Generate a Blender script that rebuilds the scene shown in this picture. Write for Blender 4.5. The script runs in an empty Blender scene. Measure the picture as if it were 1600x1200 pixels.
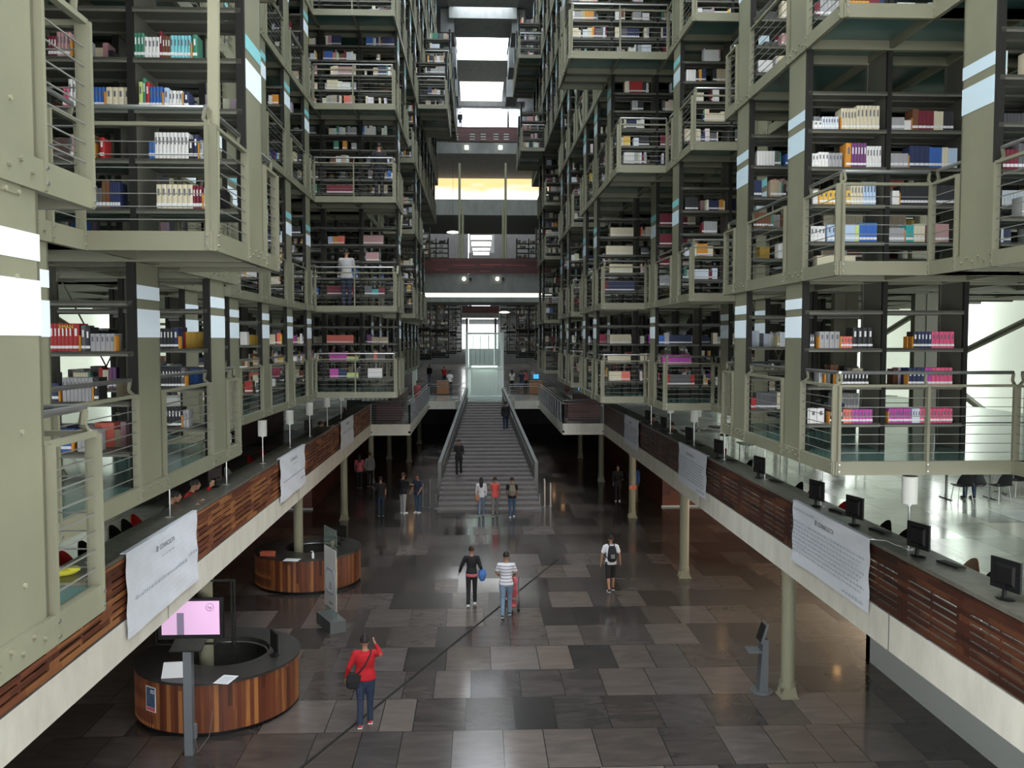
import bpy, math, random
from mathutils import Vector, Matrix, noise
R = math.radians
sc = bpy.context.scene
COL = sc.collection
rnd = random.Random(7)

# ------------------------------------------------------------------ camera
EYE = 7.5; FPX = 1370.0
pitch = math.atan((600-530)/FPX)
yaw = math.atan((800-746)/FPX*math.cos(pitch))
cd = bpy.data.cameras.new('camera'); cam = bpy.data.objects.new('camera', cd); COL.objects.link(cam)
cam.location = (0, 0, EYE); cam.rotation_euler = (R(90)-pitch, 0, -yaw)
cd.sensor_fit = 'HORIZONTAL'; cd.sensor_width = 36.0; cd.lens = 36.0*FPX/1600.0
cd.clip_start = 0.05; cd.clip_end = 600
sc.camera = cam
CR = Vector((math.cos(yaw), -math.sin(yaw), 0))
CF = Vector((math.sin(yaw)*math.cos(pitch), math.cos(yaw)*math.cos(pitch), -math.sin(pitch)))
CU = CR.cross(CF)
def ray(px, py):
    d = CF + CR*((px-800)/FPX) - CU*((py-600)/FPX)
    return d/d.y
def atz(px, py, z=0.0):            # point of the plane Z=z seen at a pixel
    d = ray(px, py); t = (z-EYE)/d.z
    return Vector((d.x*t, t, z))
def atx(px, py, x):
    d = ray(px, py); t = x/d.x
    return Vector((x, t, EYE+d.z*t))
def aty(px, py, y):
    d = ray(px, py)
    return Vector((d.x*y, y, EYE+d.z*y))

# ------------------------------------------------------------------ world, light, exposure
sc.view_settings.view_transform = 'Standard'; sc.view_settings.look = 'None'
sc.view_settings.gamma = 1.0; sc.view_settings.use_curve_mapping = False
sc.view_settings.exposure = 0.0
w = bpy.data.worlds.new('daylight'); sc.world = w; w.use_nodes = True
bg = w.node_tree.nodes['Background']; bg.inputs[0].default_value = (0.97, 0.98, 1.0, 1); bg.inputs[1].default_value = 5.5
sc.cycles.max_bounces = 6; sc.cycles.diffuse_bounces = 3; sc.cycles.glossy_bounces = 3
sc.cycles.transmission_bounces = 4; sc.cycles.transparent_max_bounces = 8
sc.cycles.caustics_reflective = False; sc.cycles.caustics_refractive = False
sc.cycles.use_denoising = True
sc.cycles.sample_clamp_indirect = 6.0
SKYLIGHT = 13.0; FACADE = 0.75; FARWIN = 3.5

# ------------------------------------------------------------------ materials
MATS = {}
def newmat(name):
    m = bpy.data.materials.new(name); m.use_nodes = True; MATS[name] = m
    nt = m.node_tree; b = nt.nodes['Principled BSDF']
    return m, nt, b
def N(nt, t, **k):
    n = nt.nodes.new(t)
    for a, v in k.items(): setattr(n, a, v)
    return n
def ramp(nt, fac, stops):
    r = N(nt, 'ShaderNodeValToRGB'); el = r.color_ramp.elements
    while len(el) < len(stops): el.new(0.5)
    for e, (p, c) in zip(el, stops): e.position = p; e.color = (*c, 1)
    nt.links.new(fac, r.inputs[0]); return r.outputs[0]
def flat(name, c, rough=0.5, metal=0.0, var=0.0, scale=3.0, spec=0.5, emit=0.0):
    m, nt, b = newmat(name)
    b.inputs['Roughness'].default_value = rough; b.inputs['Metallic'].default_value = metal
    b.inputs['Specular IOR Level'].default_value = spec
    b.inputs['Base Color'].default_value = (*c, 1)
    if var > 0:
        g = N(nt, 'ShaderNodeNewGeometry'); n = N(nt, 'ShaderNodeTexNoise'); n.inputs['Scale'].default_value = scale
        n.inputs['Detail'].default_value = 5
        nt.links.new(g.outputs['Position'], n.inputs['Vector'])
        o = ramp(nt, n.outputs['Fac'], [(0.3, tuple(x*(1-var) for x in c)), (0.7, tuple(min(1, x*(1+var)) for x in c))])
        nt.links.new(o, b.inputs['Base Color'])
    if emit > 0:
        b.inputs['Emission Color'].default_value = (*c, 1); b.inputs['Emission Strength'].default_value = emit
    return m
flat('olive', (0.180, 0.179, 0.122), 0.45, var=0.10, scale=1.3)
flat('olive_light', (0.27, 0.265, 0.18), 0.5, var=0.06, scale=1.0)
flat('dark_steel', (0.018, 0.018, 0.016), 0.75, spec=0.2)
flat('shelf_steel', (0.125, 0.125, 0.10), 0.45, var=0.08)
flat('steel', (0.45, 0.46, 0.46), 0.28, metal=0.9)
flat('cable', (0.20, 0.20, 0.18), 0.45, metal=0.3)
flat('teal_floor', (0.075, 0.155, 0.14), 0.16, var=0.12, scale=2.0)
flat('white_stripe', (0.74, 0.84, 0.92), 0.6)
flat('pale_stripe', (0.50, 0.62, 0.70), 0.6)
flat('teal_stripe', (0.20, 0.50, 0.54), 0.6)
flat('black', (0.007, 0.007, 0.008), 0.4, spec=0.3)
flat('black_cloth', (0.012, 0.012, 0.014), 0.85)
flat('grey_metal', (0.18, 0.20, 0.22), 0.4, metal=0.4)
flat('white_paint', (0.72, 0.78, 0.76), 0.6)
flat('paper', (0.78, 0.80, 0.80), 0.7)
flat('banner', (0.84, 0.88, 0.96), 0.75, var=0.03, scale=2)
flat('ink', (0.13, 0.14, 0.17), 0.8)
flat('ink_soft', (0.47, 0.51, 0.57), 0.8)
flat('lamp_shade', (0.85, 0.86, 0.80), 0.6)
flat('stone_top', (0.15, 0.145, 0.12), 0.3, var=0.25, scale=6)
flat('desk_black', (0.035, 0.034, 0.032), 0.35, var=0.25, scale=8)
flat('red', (0.55, 0.02, 0.02), 0.45)
flat('coral', (0.70, 0.17, 0.10), 0.6)
flat('skin', (0.36, 0.19, 0.12), 0.55)
flat('hair', (0.012, 0.009, 0.008), 0.6)
flat('hair_brown', (0.05, 0.022, 0.014), 0.6)
flat('denim', (0.055, 0.095, 0.17), 0.85, var=0.25, scale=14)
flat('denim_light', (0.16, 0.24, 0.33), 0.85, var=0.2, scale=14)
flat('denim_dark', (0.022, 0.036, 0.07), 0.85, var=0.2, scale=14)
flat('red_knit', (0.42, 0.008, 0.014), 0.85, var=0.15, scale=9)
flat('coral_cloth', (0.75, 0.10, 0.09), 0.8)
flat('pink_cloth', (0.55, 0.12, 0.14), 0.8)
flat('white_cloth', (0.75, 0.76, 0.80), 0.8)
flat('grey_cloth', (0.20, 0.20, 0.20), 0.85)
flat('lightgrey_cloth', (0.42, 0.42, 0.42), 0.85)
flat('blue_cloth', (0.06, 0.16, 0.42), 0.8)
flat('navy_cloth', (0.02, 0.03, 0.06), 0.85)
flat('khaki', (0.22, 0.19, 0.14), 0.8)
flat('tan_leather', (0.42, 0.20, 0.12), 0.6)
flat('orange', (0.62, 0.27, 0.04), 0.6)
flat('cardboard', (0.34, 0.22, 0.13), 0.8)
flat('warm_bulb', (1.0, 0.55, 0.22), 0.5, emit=14.0)
flat('pendant_glow', (0.95, 1.0, 0.85), 0.5, emit=2.2)
flat('blue_screen', (0.05, 0.40, 0.85), 0.4, emit=1.0)
flat('pink_screen', (0.80, 0.50, 0.76), 0.4, emit=0.55)
flat('grey_screen', (0.22, 0.19, 0.28), 0.4, emit=0.5)
flat('yellow_cloth', (0.65, 0.60, 0.05), 0.7)
flat('tyre', (0.03, 0.03, 0.03), 0.8)

def striped(name, c1, c2, step, thin=0.2):
    m, nt, b = newmat(name)
    tc = N(nt, 'ShaderNodeTexCoord'); s = N(nt, 'ShaderNodeSeparateXYZ'); nt.links.new(tc.outputs['Object'], s.inputs[0])
    d = N(nt, 'ShaderNodeMath', operation='MULTIPLY'); d.inputs[1].default_value = 1/step; nt.links.new(s.outputs[2], d.inputs[0])
    f = N(nt, 'ShaderNodeMath', operation='FRACT'); nt.links.new(d.outputs[0], f.inputs[0])
    l = N(nt, 'ShaderNodeMath', operation='LESS_THAN'); l.inputs[1].default_value = thin; nt.links.new(f.outputs[0], l.inputs[0])
    mx = N(nt, 'ShaderNodeMix', data_type='RGBA'); nt.links.new(l.outputs[0], mx.inputs[0])
    mx.inputs[6].default_value = (*c1, 1); mx.inputs[7].default_value = (*c2, 1)
    nt.links.new(mx.outputs[2], b.inputs['Base Color']); b.inputs['Roughness'].default_value = 0.85
striped('striped_polo', (0.72, 0.72, 0.76), (0.10, 0.11, 0.16), 0.085)
striped('striped_blue', (0.10, 0.18, 0.26), (0.55, 0.62, 0.68), 0.05, 0.35)

def concrete(name, c, var=0.22, rough=0.75):
    m, nt, b = newmat(name)
    g = N(nt, 'ShaderNodeNewGeometry')
    mp = N(nt, 'ShaderNodeMapping'); mp.inputs['Scale'].default_value = (1, 1, 0.35); nt.links.new(g.outputs['Position'], mp.inputs[0])
    n = N(nt, 'ShaderNodeTexNoise'); n.inputs['Scale'].default_value = 2.2; n.inputs['Detail'].default_value = 8; n.inputs['Roughness'].default_value = 0.65
    nt.links.new(mp.outputs[0], n.inputs['Vector'])
    o = ramp(nt, n.outputs['Fac'], [(0.3, tuple(x*(1-var) for x in c)), (0.55, c), (0.75, tuple(min(1, x*(1+var*0.6)) for x in c))])
    nt.links.new(o, b.inputs['Base Color']); b.inputs['Roughness'].default_value = rough
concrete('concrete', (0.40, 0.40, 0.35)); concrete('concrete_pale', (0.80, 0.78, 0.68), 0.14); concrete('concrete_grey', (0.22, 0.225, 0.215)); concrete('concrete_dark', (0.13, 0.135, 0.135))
concrete('stair_stone', (0.17, 0.155, 0.150)); concrete('stair_wall', (0.25, 0.26, 0.245))

def stone_floor(name, c0, c1, row=1.53, wid=0.95, rlo=0.10, rhi=0.24):
    m, nt, b = newmat(name); L = nt.links
    g = N(nt, 'ShaderNodeNewGeometry'); s = N(nt, 'ShaderNodeSeparateXYZ'); L.new(g.outputs['Position'], s.inputs[0])
    def M(op, a, bb=None, c=None):
        n = N(nt, 'ShaderNodeMath', operation=op)
        for i, v in enumerate((a, bb, c)):
            if v is None: continue
            if isinstance(v, (int, float)): n.inputs[i].default_value = v
            else: L.new(v, n.inputs[i])
        return n.outputs[0]
    yr = M('DIVIDE', M('ADD', s.outputs[1], 0.35), row); ri = M('FLOOR', yr); rf = M('FRACT', yr)
    w1 = M('ADD', M('DIVIDE', s.outputs[0], wid), M('MULTIPLY', ri, 37.73))
    v = N(nt, 'ShaderNodeTexVoronoi', voronoi_dimensions='1D'); L.new(w1, v.inputs['W']); v.inputs['Scale'].default_value = 1
    v.inputs['Randomness'].default_value = 0.75
    e = N(nt, 'ShaderNodeTexVoronoi', voronoi_dimensions='1D', feature='DISTANCE_TO_EDGE'); L.new(w1, e.inputs['W']); e.inputs['Scale'].default_value = 1
    e.inputs['Randomness'].default_value = 0.75
    sep = N(nt, 'ShaderNodeSeparateColor'); L.new(v.outputs['Color'], sep.inputs[0])
    n = N(nt, 'ShaderNodeTexNoise'); n.inputs['Scale'].default_value = 1.1; n.inputs['Detail'].default_value = 7; n.inputs['Distortion'].default_value = 1.4
    off = N(nt, 'ShaderNodeCombineXYZ'); L.new(M('MULTIPLY', sep.outputs[0], 50.0), off.inputs[2])
    va = N(nt, 'ShaderNodeVectorMath', operation='ADD'); L.new(g.outputs['Position'], va.inputs[0]); L.new(off.outputs[0], va.inputs[1])
    mp = N(nt, 'ShaderNodeMapping'); mp.inputs['Scale'].default_value = (0.7, 2.2, 1); L.new(va.outputs[0], mp.inputs[0]); L.new(mp.outputs[0], n.inputs['Vector'])
    f = M('ADD', M('MULTIPLY', sep.outputs[1], 0.62), M('MULTIPLY', n.outputs['Fac'], 0.5))
    base = ramp(nt, f, [(0.12, c0), (0.62, tuple((a+bb)*0.5 for a, bb in zip(c0, c1))), (0.98, c1)])
    br = N(nt, 'ShaderNodeMix', data_type='RGBA', blend_type='MULTIPLY'); br.inputs[0].default_value = 0.6
    L.new(base, br.inputs[6])
    tint = ramp(nt, sep.outputs[2], [(0.0, (1.0, 0.93, 0.86)), (0.5, (1, 1, 1)), (1.0, (0.88, 0.93, 1.0))]); L.new(tint, br.inputs[7])
    j1 = M('LESS_THAN', e.outputs['Distance'], 0.009)
    j2 = M('LESS_THAN', rf, 0.010)
    j = M('MAXIMUM', j1, j2)
    mx = N(nt, 'ShaderNodeMix', data_type='RGBA'); L.new(j, mx.inputs[0]); L.new(br.outputs[2], mx.inputs[6]); mx.inputs[7].default_value = (0.015, 0.014, 0.014, 1)
    L.new(mx.outputs[2], b.inputs['Base Color'])
    rr = N(nt, 'ShaderNodeMapRange'); rr.inputs[3].default_value = rlo; rr.inputs[4].default_value = rhi; L.new(sep.outputs[0], rr.inputs[0])
    L.new(rr.outputs[0], b.inputs['Roughness'])
    return m
stone_floor('stone_floor', (0.022, 0.021, 0.021), (0.180, 0.152, 0.136))
stone_floor('mezzanine_stone', (0.24, 0.25, 0.235), (0.50, 0.51, 0.47), rlo=0.12, rhi=0.22)

def planks(name, cols, axis, step, length, rough=0.45):
    # boards: colour changes per board; axis = coordinate stacked across, boards run along the other
    m, nt, b = newmat(name); L = nt.links
    tc = N(nt, 'ShaderNodeNewGeometry'); s = N(nt, 'ShaderNodeSeparateXYZ'); L.new(tc.outputs['Position'], s.inputs[0])
    if axis == 'z':
        across = s.outputs[2]
        ad = N(nt, 'ShaderNodeMath', operation='ADD'); L.new(s.outputs[0], ad.inputs[0]); L.new(s.outputs[1], ad.inputs[1]); along = ad.outputs[0]
    else:
        along = s.outputs[2]
        uv = N(nt, 'ShaderNodeUVMap'); su = N(nt, 'ShaderNodeSeparateXYZ'); L.new(uv.outputs[0], su.inputs[0]); across = su.outputs[0]
    def fl(o, k, addo=None):
        d = N(nt, 'ShaderNodeMath', operation='DIVIDE'); L.new(o, d.inputs[0]); d.inputs[1].default_value = k; last = d.outputs[0]
        if addo is not None:
            a = N(nt, 'ShaderNodeMath', operation='MULTIPLY_ADD'); L.new(addo, a.inputs[0]); a.inputs[1].default_value = 0.37; L.new(last, a.inputs[2]); last = a.outputs[0]
        f = N(nt, 'ShaderNodeMath', operation='FLOOR'); L.new(last, f.inputs[0]); return f.outputs[0]
    a = fl(across, step); l = fl(along, length, a)
    c = N(nt, 'ShaderNodeCombineXYZ'); L.new(a, c.inputs[0]); L.new(l, c.inputs[1])
    wn = N(nt, 'ShaderNodeTexWhiteNoise', noise_dimensions='2D'); L.new(c.outputs[0], wn.inputs['Vector'])
    n = N(nt, 'ShaderNodeTexNoise'); n.inputs['Scale'].default_value = 3; n.inputs['Detail'].default_value = 6
    mp = N(nt, 'ShaderNodeMapping'); mp.inputs['Scale'].default_value = (0.6, 0.6, 12) if axis == 'z' else (8, 8, 0.5)
    L.new(tc.outputs['Position'], mp.inputs[0]); L.new(mp.outputs[0], n.inputs['Vector'])
    mx = N(nt, 'ShaderNodeMath', operation='MULTIPLY_ADD'); L.new(n.outputs['Fac'], mx.inputs[0]); mx.inputs[1].default_value = 0.45
    m2 = N(nt, 'ShaderNodeMath', operation='MULTIPLY'); L.new(wn.outputs['Value'], m2.inputs[0]); m2.inputs[1].default_value = 0.75; L.new(m2.outputs[0], mx.inputs[2])
    o = ramp(nt, mx.outputs[0], [(0.15+0.8*i/(len(cols)-1), cc) for i, cc in enumerate(cols)])
    L.new(o, b.inputs['Base Color']); b.inputs['Roughness'].default_value = rough
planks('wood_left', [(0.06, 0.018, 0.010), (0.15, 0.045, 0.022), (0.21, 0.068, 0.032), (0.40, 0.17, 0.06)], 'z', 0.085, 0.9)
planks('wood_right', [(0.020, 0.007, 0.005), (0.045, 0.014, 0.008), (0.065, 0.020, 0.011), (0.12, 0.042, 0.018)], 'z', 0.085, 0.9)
planks('wood_maroon', [(0.035, 0.009, 0.010), (0.075, 0.018, 0.018), (0.11, 0.03, 0.026)], 'z', 0.16, 2.0)
planks('wood_red', [(0.07, 0.018, 0.010), (0.13, 0.035, 0.016), (0.18, 0.05, 0.024)], 'z', 0.18, 2.5)
planks('desk_wood', [(0.04, 0.012, 0.007), (0.10, 0.027, 0.013), (0.14, 0.040, 0.018), (0.17, 0.055, 0.022), (0.38, 0.16, 0.05)], 'u', 0.085, 5.0, 0.38)

def glass(name, c, alpha=0.25, rough=0.05):
    m, nt, b = newmat(name)
    tr = N(nt, 'ShaderNodeBsdfTransparent'); mix = N(nt, 'ShaderNodeMixShader'); mix.inputs[0].default_value = alpha
    b.inputs['Base Color'].default_value = (*c, 1); b.inputs['Roughness'].default_value = rough
    tr.inputs[0].default_value = (0.9, 0.97, 0.94, 1)
    out = nt.nodes['Material Output']
    nt.links.new(tr.outputs[0], mix.inputs[1]); nt.links.new(b.outputs[0], mix.inputs[2]); nt.links.new(mix.outputs[0], out.inputs[0])
glass('clear_glass', (0.55, 0.72, 0.66), 0.22)
glass('frosted_glass', (0.80, 0.90, 0.86), 0.55, 0.25)

def lit(name, c, strength, scale=0.5, var=0.3):
    m, nt, b = newmat(name)
    b.inputs['Base Color'].default_value = (0.6, 0.65, 0.6, 1); b.inputs['Roughness'].default_value = 0.4
    g = N(nt, 'ShaderNodeNewGeometry'); n = N(nt, 'ShaderNodeTexNoise'); n.inputs['Scale'].default_value = scale
    nt.links.new(g.outputs['Position'], n.inputs['Vector'])
    o = ramp(nt, n.outputs['Fac'], [(0.3, tuple(x*(1-var) for x in c)), (0.7, c)])
    nt.links.new(o, b.inputs['Emission Color']); b.inputs['Emission Strength'].default_value = strength
lit('sky_glass', (0.84, 0.92, 1.0), SKYLIGHT, var=0.05)
lit('facade_glass', (0.84, 0.95, 0.76), FACADE, 0.25, 0.35)
lit('bright_glass', (0.95, 1.0, 0.98), 6.0, var=0.1)
lit('warm_glass', (1.0, 0.80, 0.64), 6.5, var=0.1)
flat('cabin_fill_glow', (0.9, 1.0, 0.95), 0.5, emit=5.0)
lit('far_glass', (0.97, 1.0, 1.0), FARWIN, var=0.05)
lit('dusk_glass', (1.0, 0.93, 0.72), 2.6, 0.25, 0.15)
lit('band_glow', (0.95, 1.0, 0.86), 1.2, var=0.1)

# sunset-coloured building seen through the clerestory: wavy two-tone
def two_tone():
    m, nt, b = newmat('clerestory_view')
    g = N(nt, 'ShaderNodeNewGeometry'); s = N(nt, 'ShaderNodeSeparateXYZ'); nt.links.new(g.outputs['Position'], s.inputs[0])
    n = N(nt, 'ShaderNodeTexNoise'); n.inputs['Scale'].default_value = 0.35; n.inputs['Detail'].default_value = 6
    mp = N(nt, 'ShaderNodeMapping'); mp.inputs['Scale'].default_value = (1, 1, 3); nt.links.new(g.outputs['Position'], mp.inputs[0]); nt.links.new(mp.outputs[0], n.inputs['Vector'])
    zz = N(nt, 'ShaderNodeMath', operation='MULTIPLY_ADD'); nt.links.new(n.outputs['Fac'], zz.inputs[0]); zz.inputs[1].default_value = 2.6; nt.links.new(s.outputs[2], zz.inputs[2])
    r = N(nt, 'ShaderNodeMapRange'); r.inputs[1].default_value = 26.3; r.inputs[2].default_value = 27.2; nt.links.new(zz.outputs[0], r.inputs[0])
    o = ramp(nt, r.outputs[0], [(0.0, (1, 0.98, 0.92)), (1.0, (1.0, 0.66, 0.28))])
    nt.links.new(o, b.inputs['Emission Color']); b.inputs['Emission Strength'].default_value = 1.3
    b.inputs['Base Color'].default_value = (0.3, 0.3, 0.3, 1)
two_tone()

def attr_mat(name):
    m, nt, b = newmat(name)
    a = N(nt, 'ShaderNodeAttribute'); a.attribute_name = 'col'
    nt.links.new(a.outputs['Color'], b.inputs['Base Color']); b.inputs['Roughness'].default_value = 0.55
attr_mat('book_colours')
COVER = {}
def cover(c):
    if c not in COVER: COVER[c] = flat('cover_%d' % len(COVER), c, 0.5, var=0.05, scale=20)
    return COVER[c]

# ------------------------------------------------------------------ mesh helpers
class MB:
    def __init__(s): s.v = []; s.f = []; s.m = []; s.uv = None; s.sm = False
    def add(s, vs, fs, mi=0):
        o = len(s.v); s.v.extend([tuple(v) for v in vs]); s.f.extend([tuple(i+o for i in f) for f in fs]); s.m.extend([mi]*len(fs)); return s
    def box(s, x0, x1, y0, y1, z0, z1, mi=0):
        if x0 > x1: x0, x1 = x1, x0
        if y0 > y1: y0, y1 = y1, y0
        if z0 > z1: z0, z1 = z1, z0
        return s.add([(x0,y0,z0),(x1,y0,z0),(x1,y1,z0),(x0,y1,z0),(x0,y0,z1),(x1,y0,z1),(x1,y1,z1),(x0,y1,z1)],
            [(0,3,2,1),(4,5,6,7),(0,1,5,4),(1,2,6,5),(2,3,7,6),(3,0,4,7)], mi)
    def bar(s, p, q, w, h=None, mi=0, up=(0,0,1)):
        h = h or w; p = Vector(p); q = Vector(q); d = (q-p).normalized(); u = Vector(up)
        if abs(d.dot(u)) > 0.99: u = Vector((1,0,0))
        r = d.cross(u).normalized()*(w/2); t = r.cross(d).normalized()*(h/2)
        vs = [p-r-t, p+r-t, p+r+t, p-r+t, q-r-t, q+r-t, q+r+t, q-r+t]
        return s.add(vs, [(0,1,2,3),(7,6,5,4),(0,4,5,1),(1,5,6,2),(2,6,7,3),(3,7,4,0)], mi)
    def tube(s, pts, r, n=8, mi=0, cap=True):
        pts = [Vector(p) for p in pts]; rs = r if isinstance(r, (list, tuple)) else [r]*len(pts)
        o = len(s.v); prev = None
        for i, p in enumerate(pts):
            d = (pts[min(i+1, len(pts)-1)]-pts[max(i-1, 0)]).normalized()
            u = prev if prev is not None else (Vector((0,0,1)) if abs(d.z) < 0.9 else Vector((1,0,0)))
            a = d.cross(u).normalized(); b = a.cross(d).normalized(); prev = b
            for k in range(n):
                t = 2*math.pi*k/n; s.v.append(tuple(p+(a*math.cos(t)+b*math.sin(t))*rs[i]))
        for i in range(len(pts)-1):
            for k in range(n):
                k2 = (k+1) % n; s.f.append((o+i*n+k, o+(i+1)*n+k, o+(i+1)*n+k2, o+i*n+k2)); s.m.append(mi)
        if cap:
            s.f.append(tuple(o+k for k in range(n))); s.m.append(mi)
            e = o+(len(pts)-1)*n; s.f.append(tuple(e+k for k in reversed(range(n)))); s.m.append(mi)
        return s
    def cyl(s, c, r, z0, z1, n=20, mi=0, r2=None):
        return s.tube([(c[0], c[1], z0), (c[0], c[1], z1)], [r, r if r2 is None else r2], n, mi)
    def loft(s, pts, rad, n=12, side=(1,0,0), mi=0, ek=1.0):
        # rings with two radii (side, other); rounded ends
        pts = [Vector(p) for p in pts]; sd = Vector(side); o = len(s.v)
        full = []; 
        for i, p in enumerate(pts):
            d = (pts[min(i+1, len(pts)-1)]-pts[max(i-1, 0)]).normalized(); full.append((p, d, rad[i]))
        def ext(e, sign):
            p, d, (a, b) = e; m_ = min(a, b); return [(p+d*sign*m_*0.5*ek, d, (a*(1-0.14*ek), b*(1-0.14*ek))), (p+d*sign*m_*0.85*ek, d, (a*(1-0.5*ek), b*(1-0.5*ek)))]
        A = ext(full[0], -1); B = ext(full[-1], 1); full = [A[1], A[0]]+full+B
        for p, d, (ra, rb) in full:
            a = (sd-d*sd.dot(d))
            if a.length < 1e-3: a = Vector((0,1,0))-d*d.y
            a.normalize(); b = d.cross(a).normalized()
            for k in range(n):
                t = 2*math.pi*k/n; s.v.append(tuple(p+a*math.cos(t)*ra+b*math.sin(t)*rb))
        L = len(full)
        for i in range(L-1):
            for k in range(n):
                k2 = (k+1) % n; s.f.append((o+i*n+k, o+i*n+k2, o+(i+1)*n+k2, o+(i+1)*n+k)); s.m.append(mi)
        s.f.append(tuple(o+k for k in reversed(range(n)))); s.m.append(mi)
        e = o+(L-1)*n; s.f.append(tuple(e+k for k in range(n))); s.m.append(mi)
        return s
    def ell(s, c, r, n=14, m=9, mi=0, rot=None, zmin=-2, ymax=None):
        c = Vector(c); o = len(s.v)
        for i in range(m+1):
            ph = math.pi*i/m
            for k in range(n):
                t = 2*math.pi*k/n
                v = Vector((math.sin(ph)*math.cos(t)*r[0], math.sin(ph)*math.sin(t)*r[1], math.cos(ph)*r[2]))
                if v.z < zmin: v.z = zmin
                if rot is not None: v = rot @ v
                s.v.append(tuple(c+v))
        for i in range(m):
            for k in range(n):
                k2 = (k+1) % n; s.f.append((o+i*n+k, o+(i+1)*n+k, o+(i+1)*n+k2, o+i*n+k2)); s.m.append(mi)
        return s
    def mesh(s, name, mats):
        me = bpy.data.meshes.new(name); me.from_pydata(s.v, [], s.f)
        for mm in (mats if isinstance(mats, (list, tuple)) else [mats]): me.materials.append(MATS[mm] if isinstance(mm, str) else mm)
        if any(s.m): me.polygons.foreach_set('material_index', s.m)
        if s.uv is not None:
            l = me.uv_layers.new(name='UVMap')
            for li, lp in enumerate(me.loops): l.data[li].uv = s.uv[lp.vertex_index]
        if s.sm: me.polygons.foreach_set('use_smooth', [True]*len(me.polygons))
        me.update(); return me
    def build(s, name, mats, parent=None, **tg):
        o = bpy.data.objects.new(name, s.mesh(name, mats)); COL.objects.link(o)
        if parent is not None: o.parent = parent
        if tg: tag(o, **tg)
        return o
def tag(o, label=None, cat=None, group=None, kind=None):
    if label: o['label'] = label
    if cat: o['category'] = cat
    if group: o['group'] = group
    if kind: o['kind'] = kind
    return o
def inst(name, me, parent=None, loc=(0,0,0), scale=None, rz=0):
    o = bpy.data.objects.new(name, me); COL.objects.link(o); o.parent = parent; o.location = loc
    if scale: o.scale = scale
    if rz: o.rotation_euler = (0,0,rz)
    return o
def thing(name, label, cat, loc=(0,0,0), rz=0, group=None):
    o = bpy.data.objects.new(name, None); COL.objects.link(o); o.location = loc; o.rotation_euler = (0,0,rz)
    return tag(o, label, cat, group)
def struct(name, mb, mats, label=None): return mb.build(name, mats, None, label=label, kind='structure')
def text(name, body, size, mat, parent, loc, rot, extrude=0.001, align='CENTER'):
    c = bpy.data.curves.new(name, 'FONT'); c.body = body; c.size = size; c.extrude = extrude; c.align_x = align
    tmp = bpy.data.objects.new(name, c); COL.objects.link(tmp)
    bpy.context.view_layer.update()
    dg = bpy.context.evaluated_depsgraph_get(); me = bpy.data.meshes.new_from_object(tmp.evaluated_get(dg))
    bpy.data.objects.remove(tmp); me.materials.clear(); me.materials.append(MATS[mat])
    o = bpy.data.objects.new(name, me); COL.objects.link(o); o.parent = parent; o.location = loc; o.rotation_euler = rot
    return o
ORD = ['first','second','third','fourth','fifth','sixth','seventh','eighth','ninth','tenth','eleventh','twelfth','thirteenth','fourteenth',
       'fifteenth','sixteenth','seventeenth','eighteenth','nineteenth','twentieth','twenty-first','twenty-second']

# ================================================================== SETTING
NX = 0.5                                    # axis of the nave
# ground floor
struct('floor', MB().box(-24, 25, -6, 78, -0.3, 0), 'stone_floor', 'dark polished stone slab floor of the hall')
# thin dark expansion joint running diagonally over the floor
a = atz(470, 1200); b = atz(872, 874)
m = MB(); d = (b-a).normalized(); nrm = Vector((-d.y, d.x, 0))*0.032
a2 = a-d*2.5
m.add([a2-nrm+Vector((0,0,.004)), a2+nrm+Vector((0,0,.004)), b+nrm+Vector((0,0,.004)), b-nrm+Vector((0,0,.004)),
       a2-nrm, a2+nrm, b+nrm, b-nrm], [(0,3,2,1),(4,5,6,7),(0,1,5,4),(2,3,7,6),(1,2,6,5),(3,0,4,7)])
struct('trim_1', m, 'dark_steel', 'dark joint strip running diagonally across the stone floor')

XL, XR = -5.3, 6.3                          # outer faces of the mezzanine edges
XLI, XRI = -3.35, 4.25                      # where the mezzanine steps in
DS = 43.6                                   # depth of that step
ZB, ZM = 2.72, 3.28                         # underside and top of the mezzanine slab
LAND = 60.0
def slab(name, pts, z0, z1, mat, top=None, label=None):
    n = len(pts); m = MB()
    m.add([(x,y,z0) for x,y in pts]+[(x,y,z1) for x,y in pts], [tuple(reversed(range(n)))]+[(i,(i+1)%n,(i+1)%n+n,i+n) for i in range(n)])
    m.add([(x,y,z1) for x,y in pts], [tuple(range(n))], 1)
    return struct(name, m, [mat, top or mat], label)
slab('floor_mezzanine_left', [(-24,-6),(XL,-6),(XL,DS),(XLI,DS),(XLI,LAND),(-1.5,LAND),(-1.5,66),(-24,66)], ZB, ZM, 'concrete_pale', 'mezzanine_stone', 'concrete mezzanine slab along the left of the nave')
slab('floor_mezzanine_right', [(XR,-6),(25,-6),(25,66),(2.5,66),(2.5,LAND),(XRI,LAND),(XRI,DS),(XR,DS)], ZB, ZM, 'concrete_pale', 'mezzanine_stone', 'concrete mezzanine slab along the right of the nave')
slab('floor_landing', [(-1.5,59.2),(2.5,59.2),(2.5,140),(-1.5,140)], ZB+0.05, ZM, 'concrete', 'mezzanine_stone', 'landing slab at the head of the stairs')
slab('floor_far_hall', [(-24,66.01),(25,66.01),(25,150),(-24,150)], ZB, ZM-0.005, 'concrete', 'stone_floor', 'dark floor of the far hall')
struct('wall_back', MB().box(-26, 27, -15, -14.6, 11, 34.5), 'concrete_grey', 'unseen wall added behind the camera to cut frontal light')  # added out of view to keep daylight off camera-facing surfaces
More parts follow.
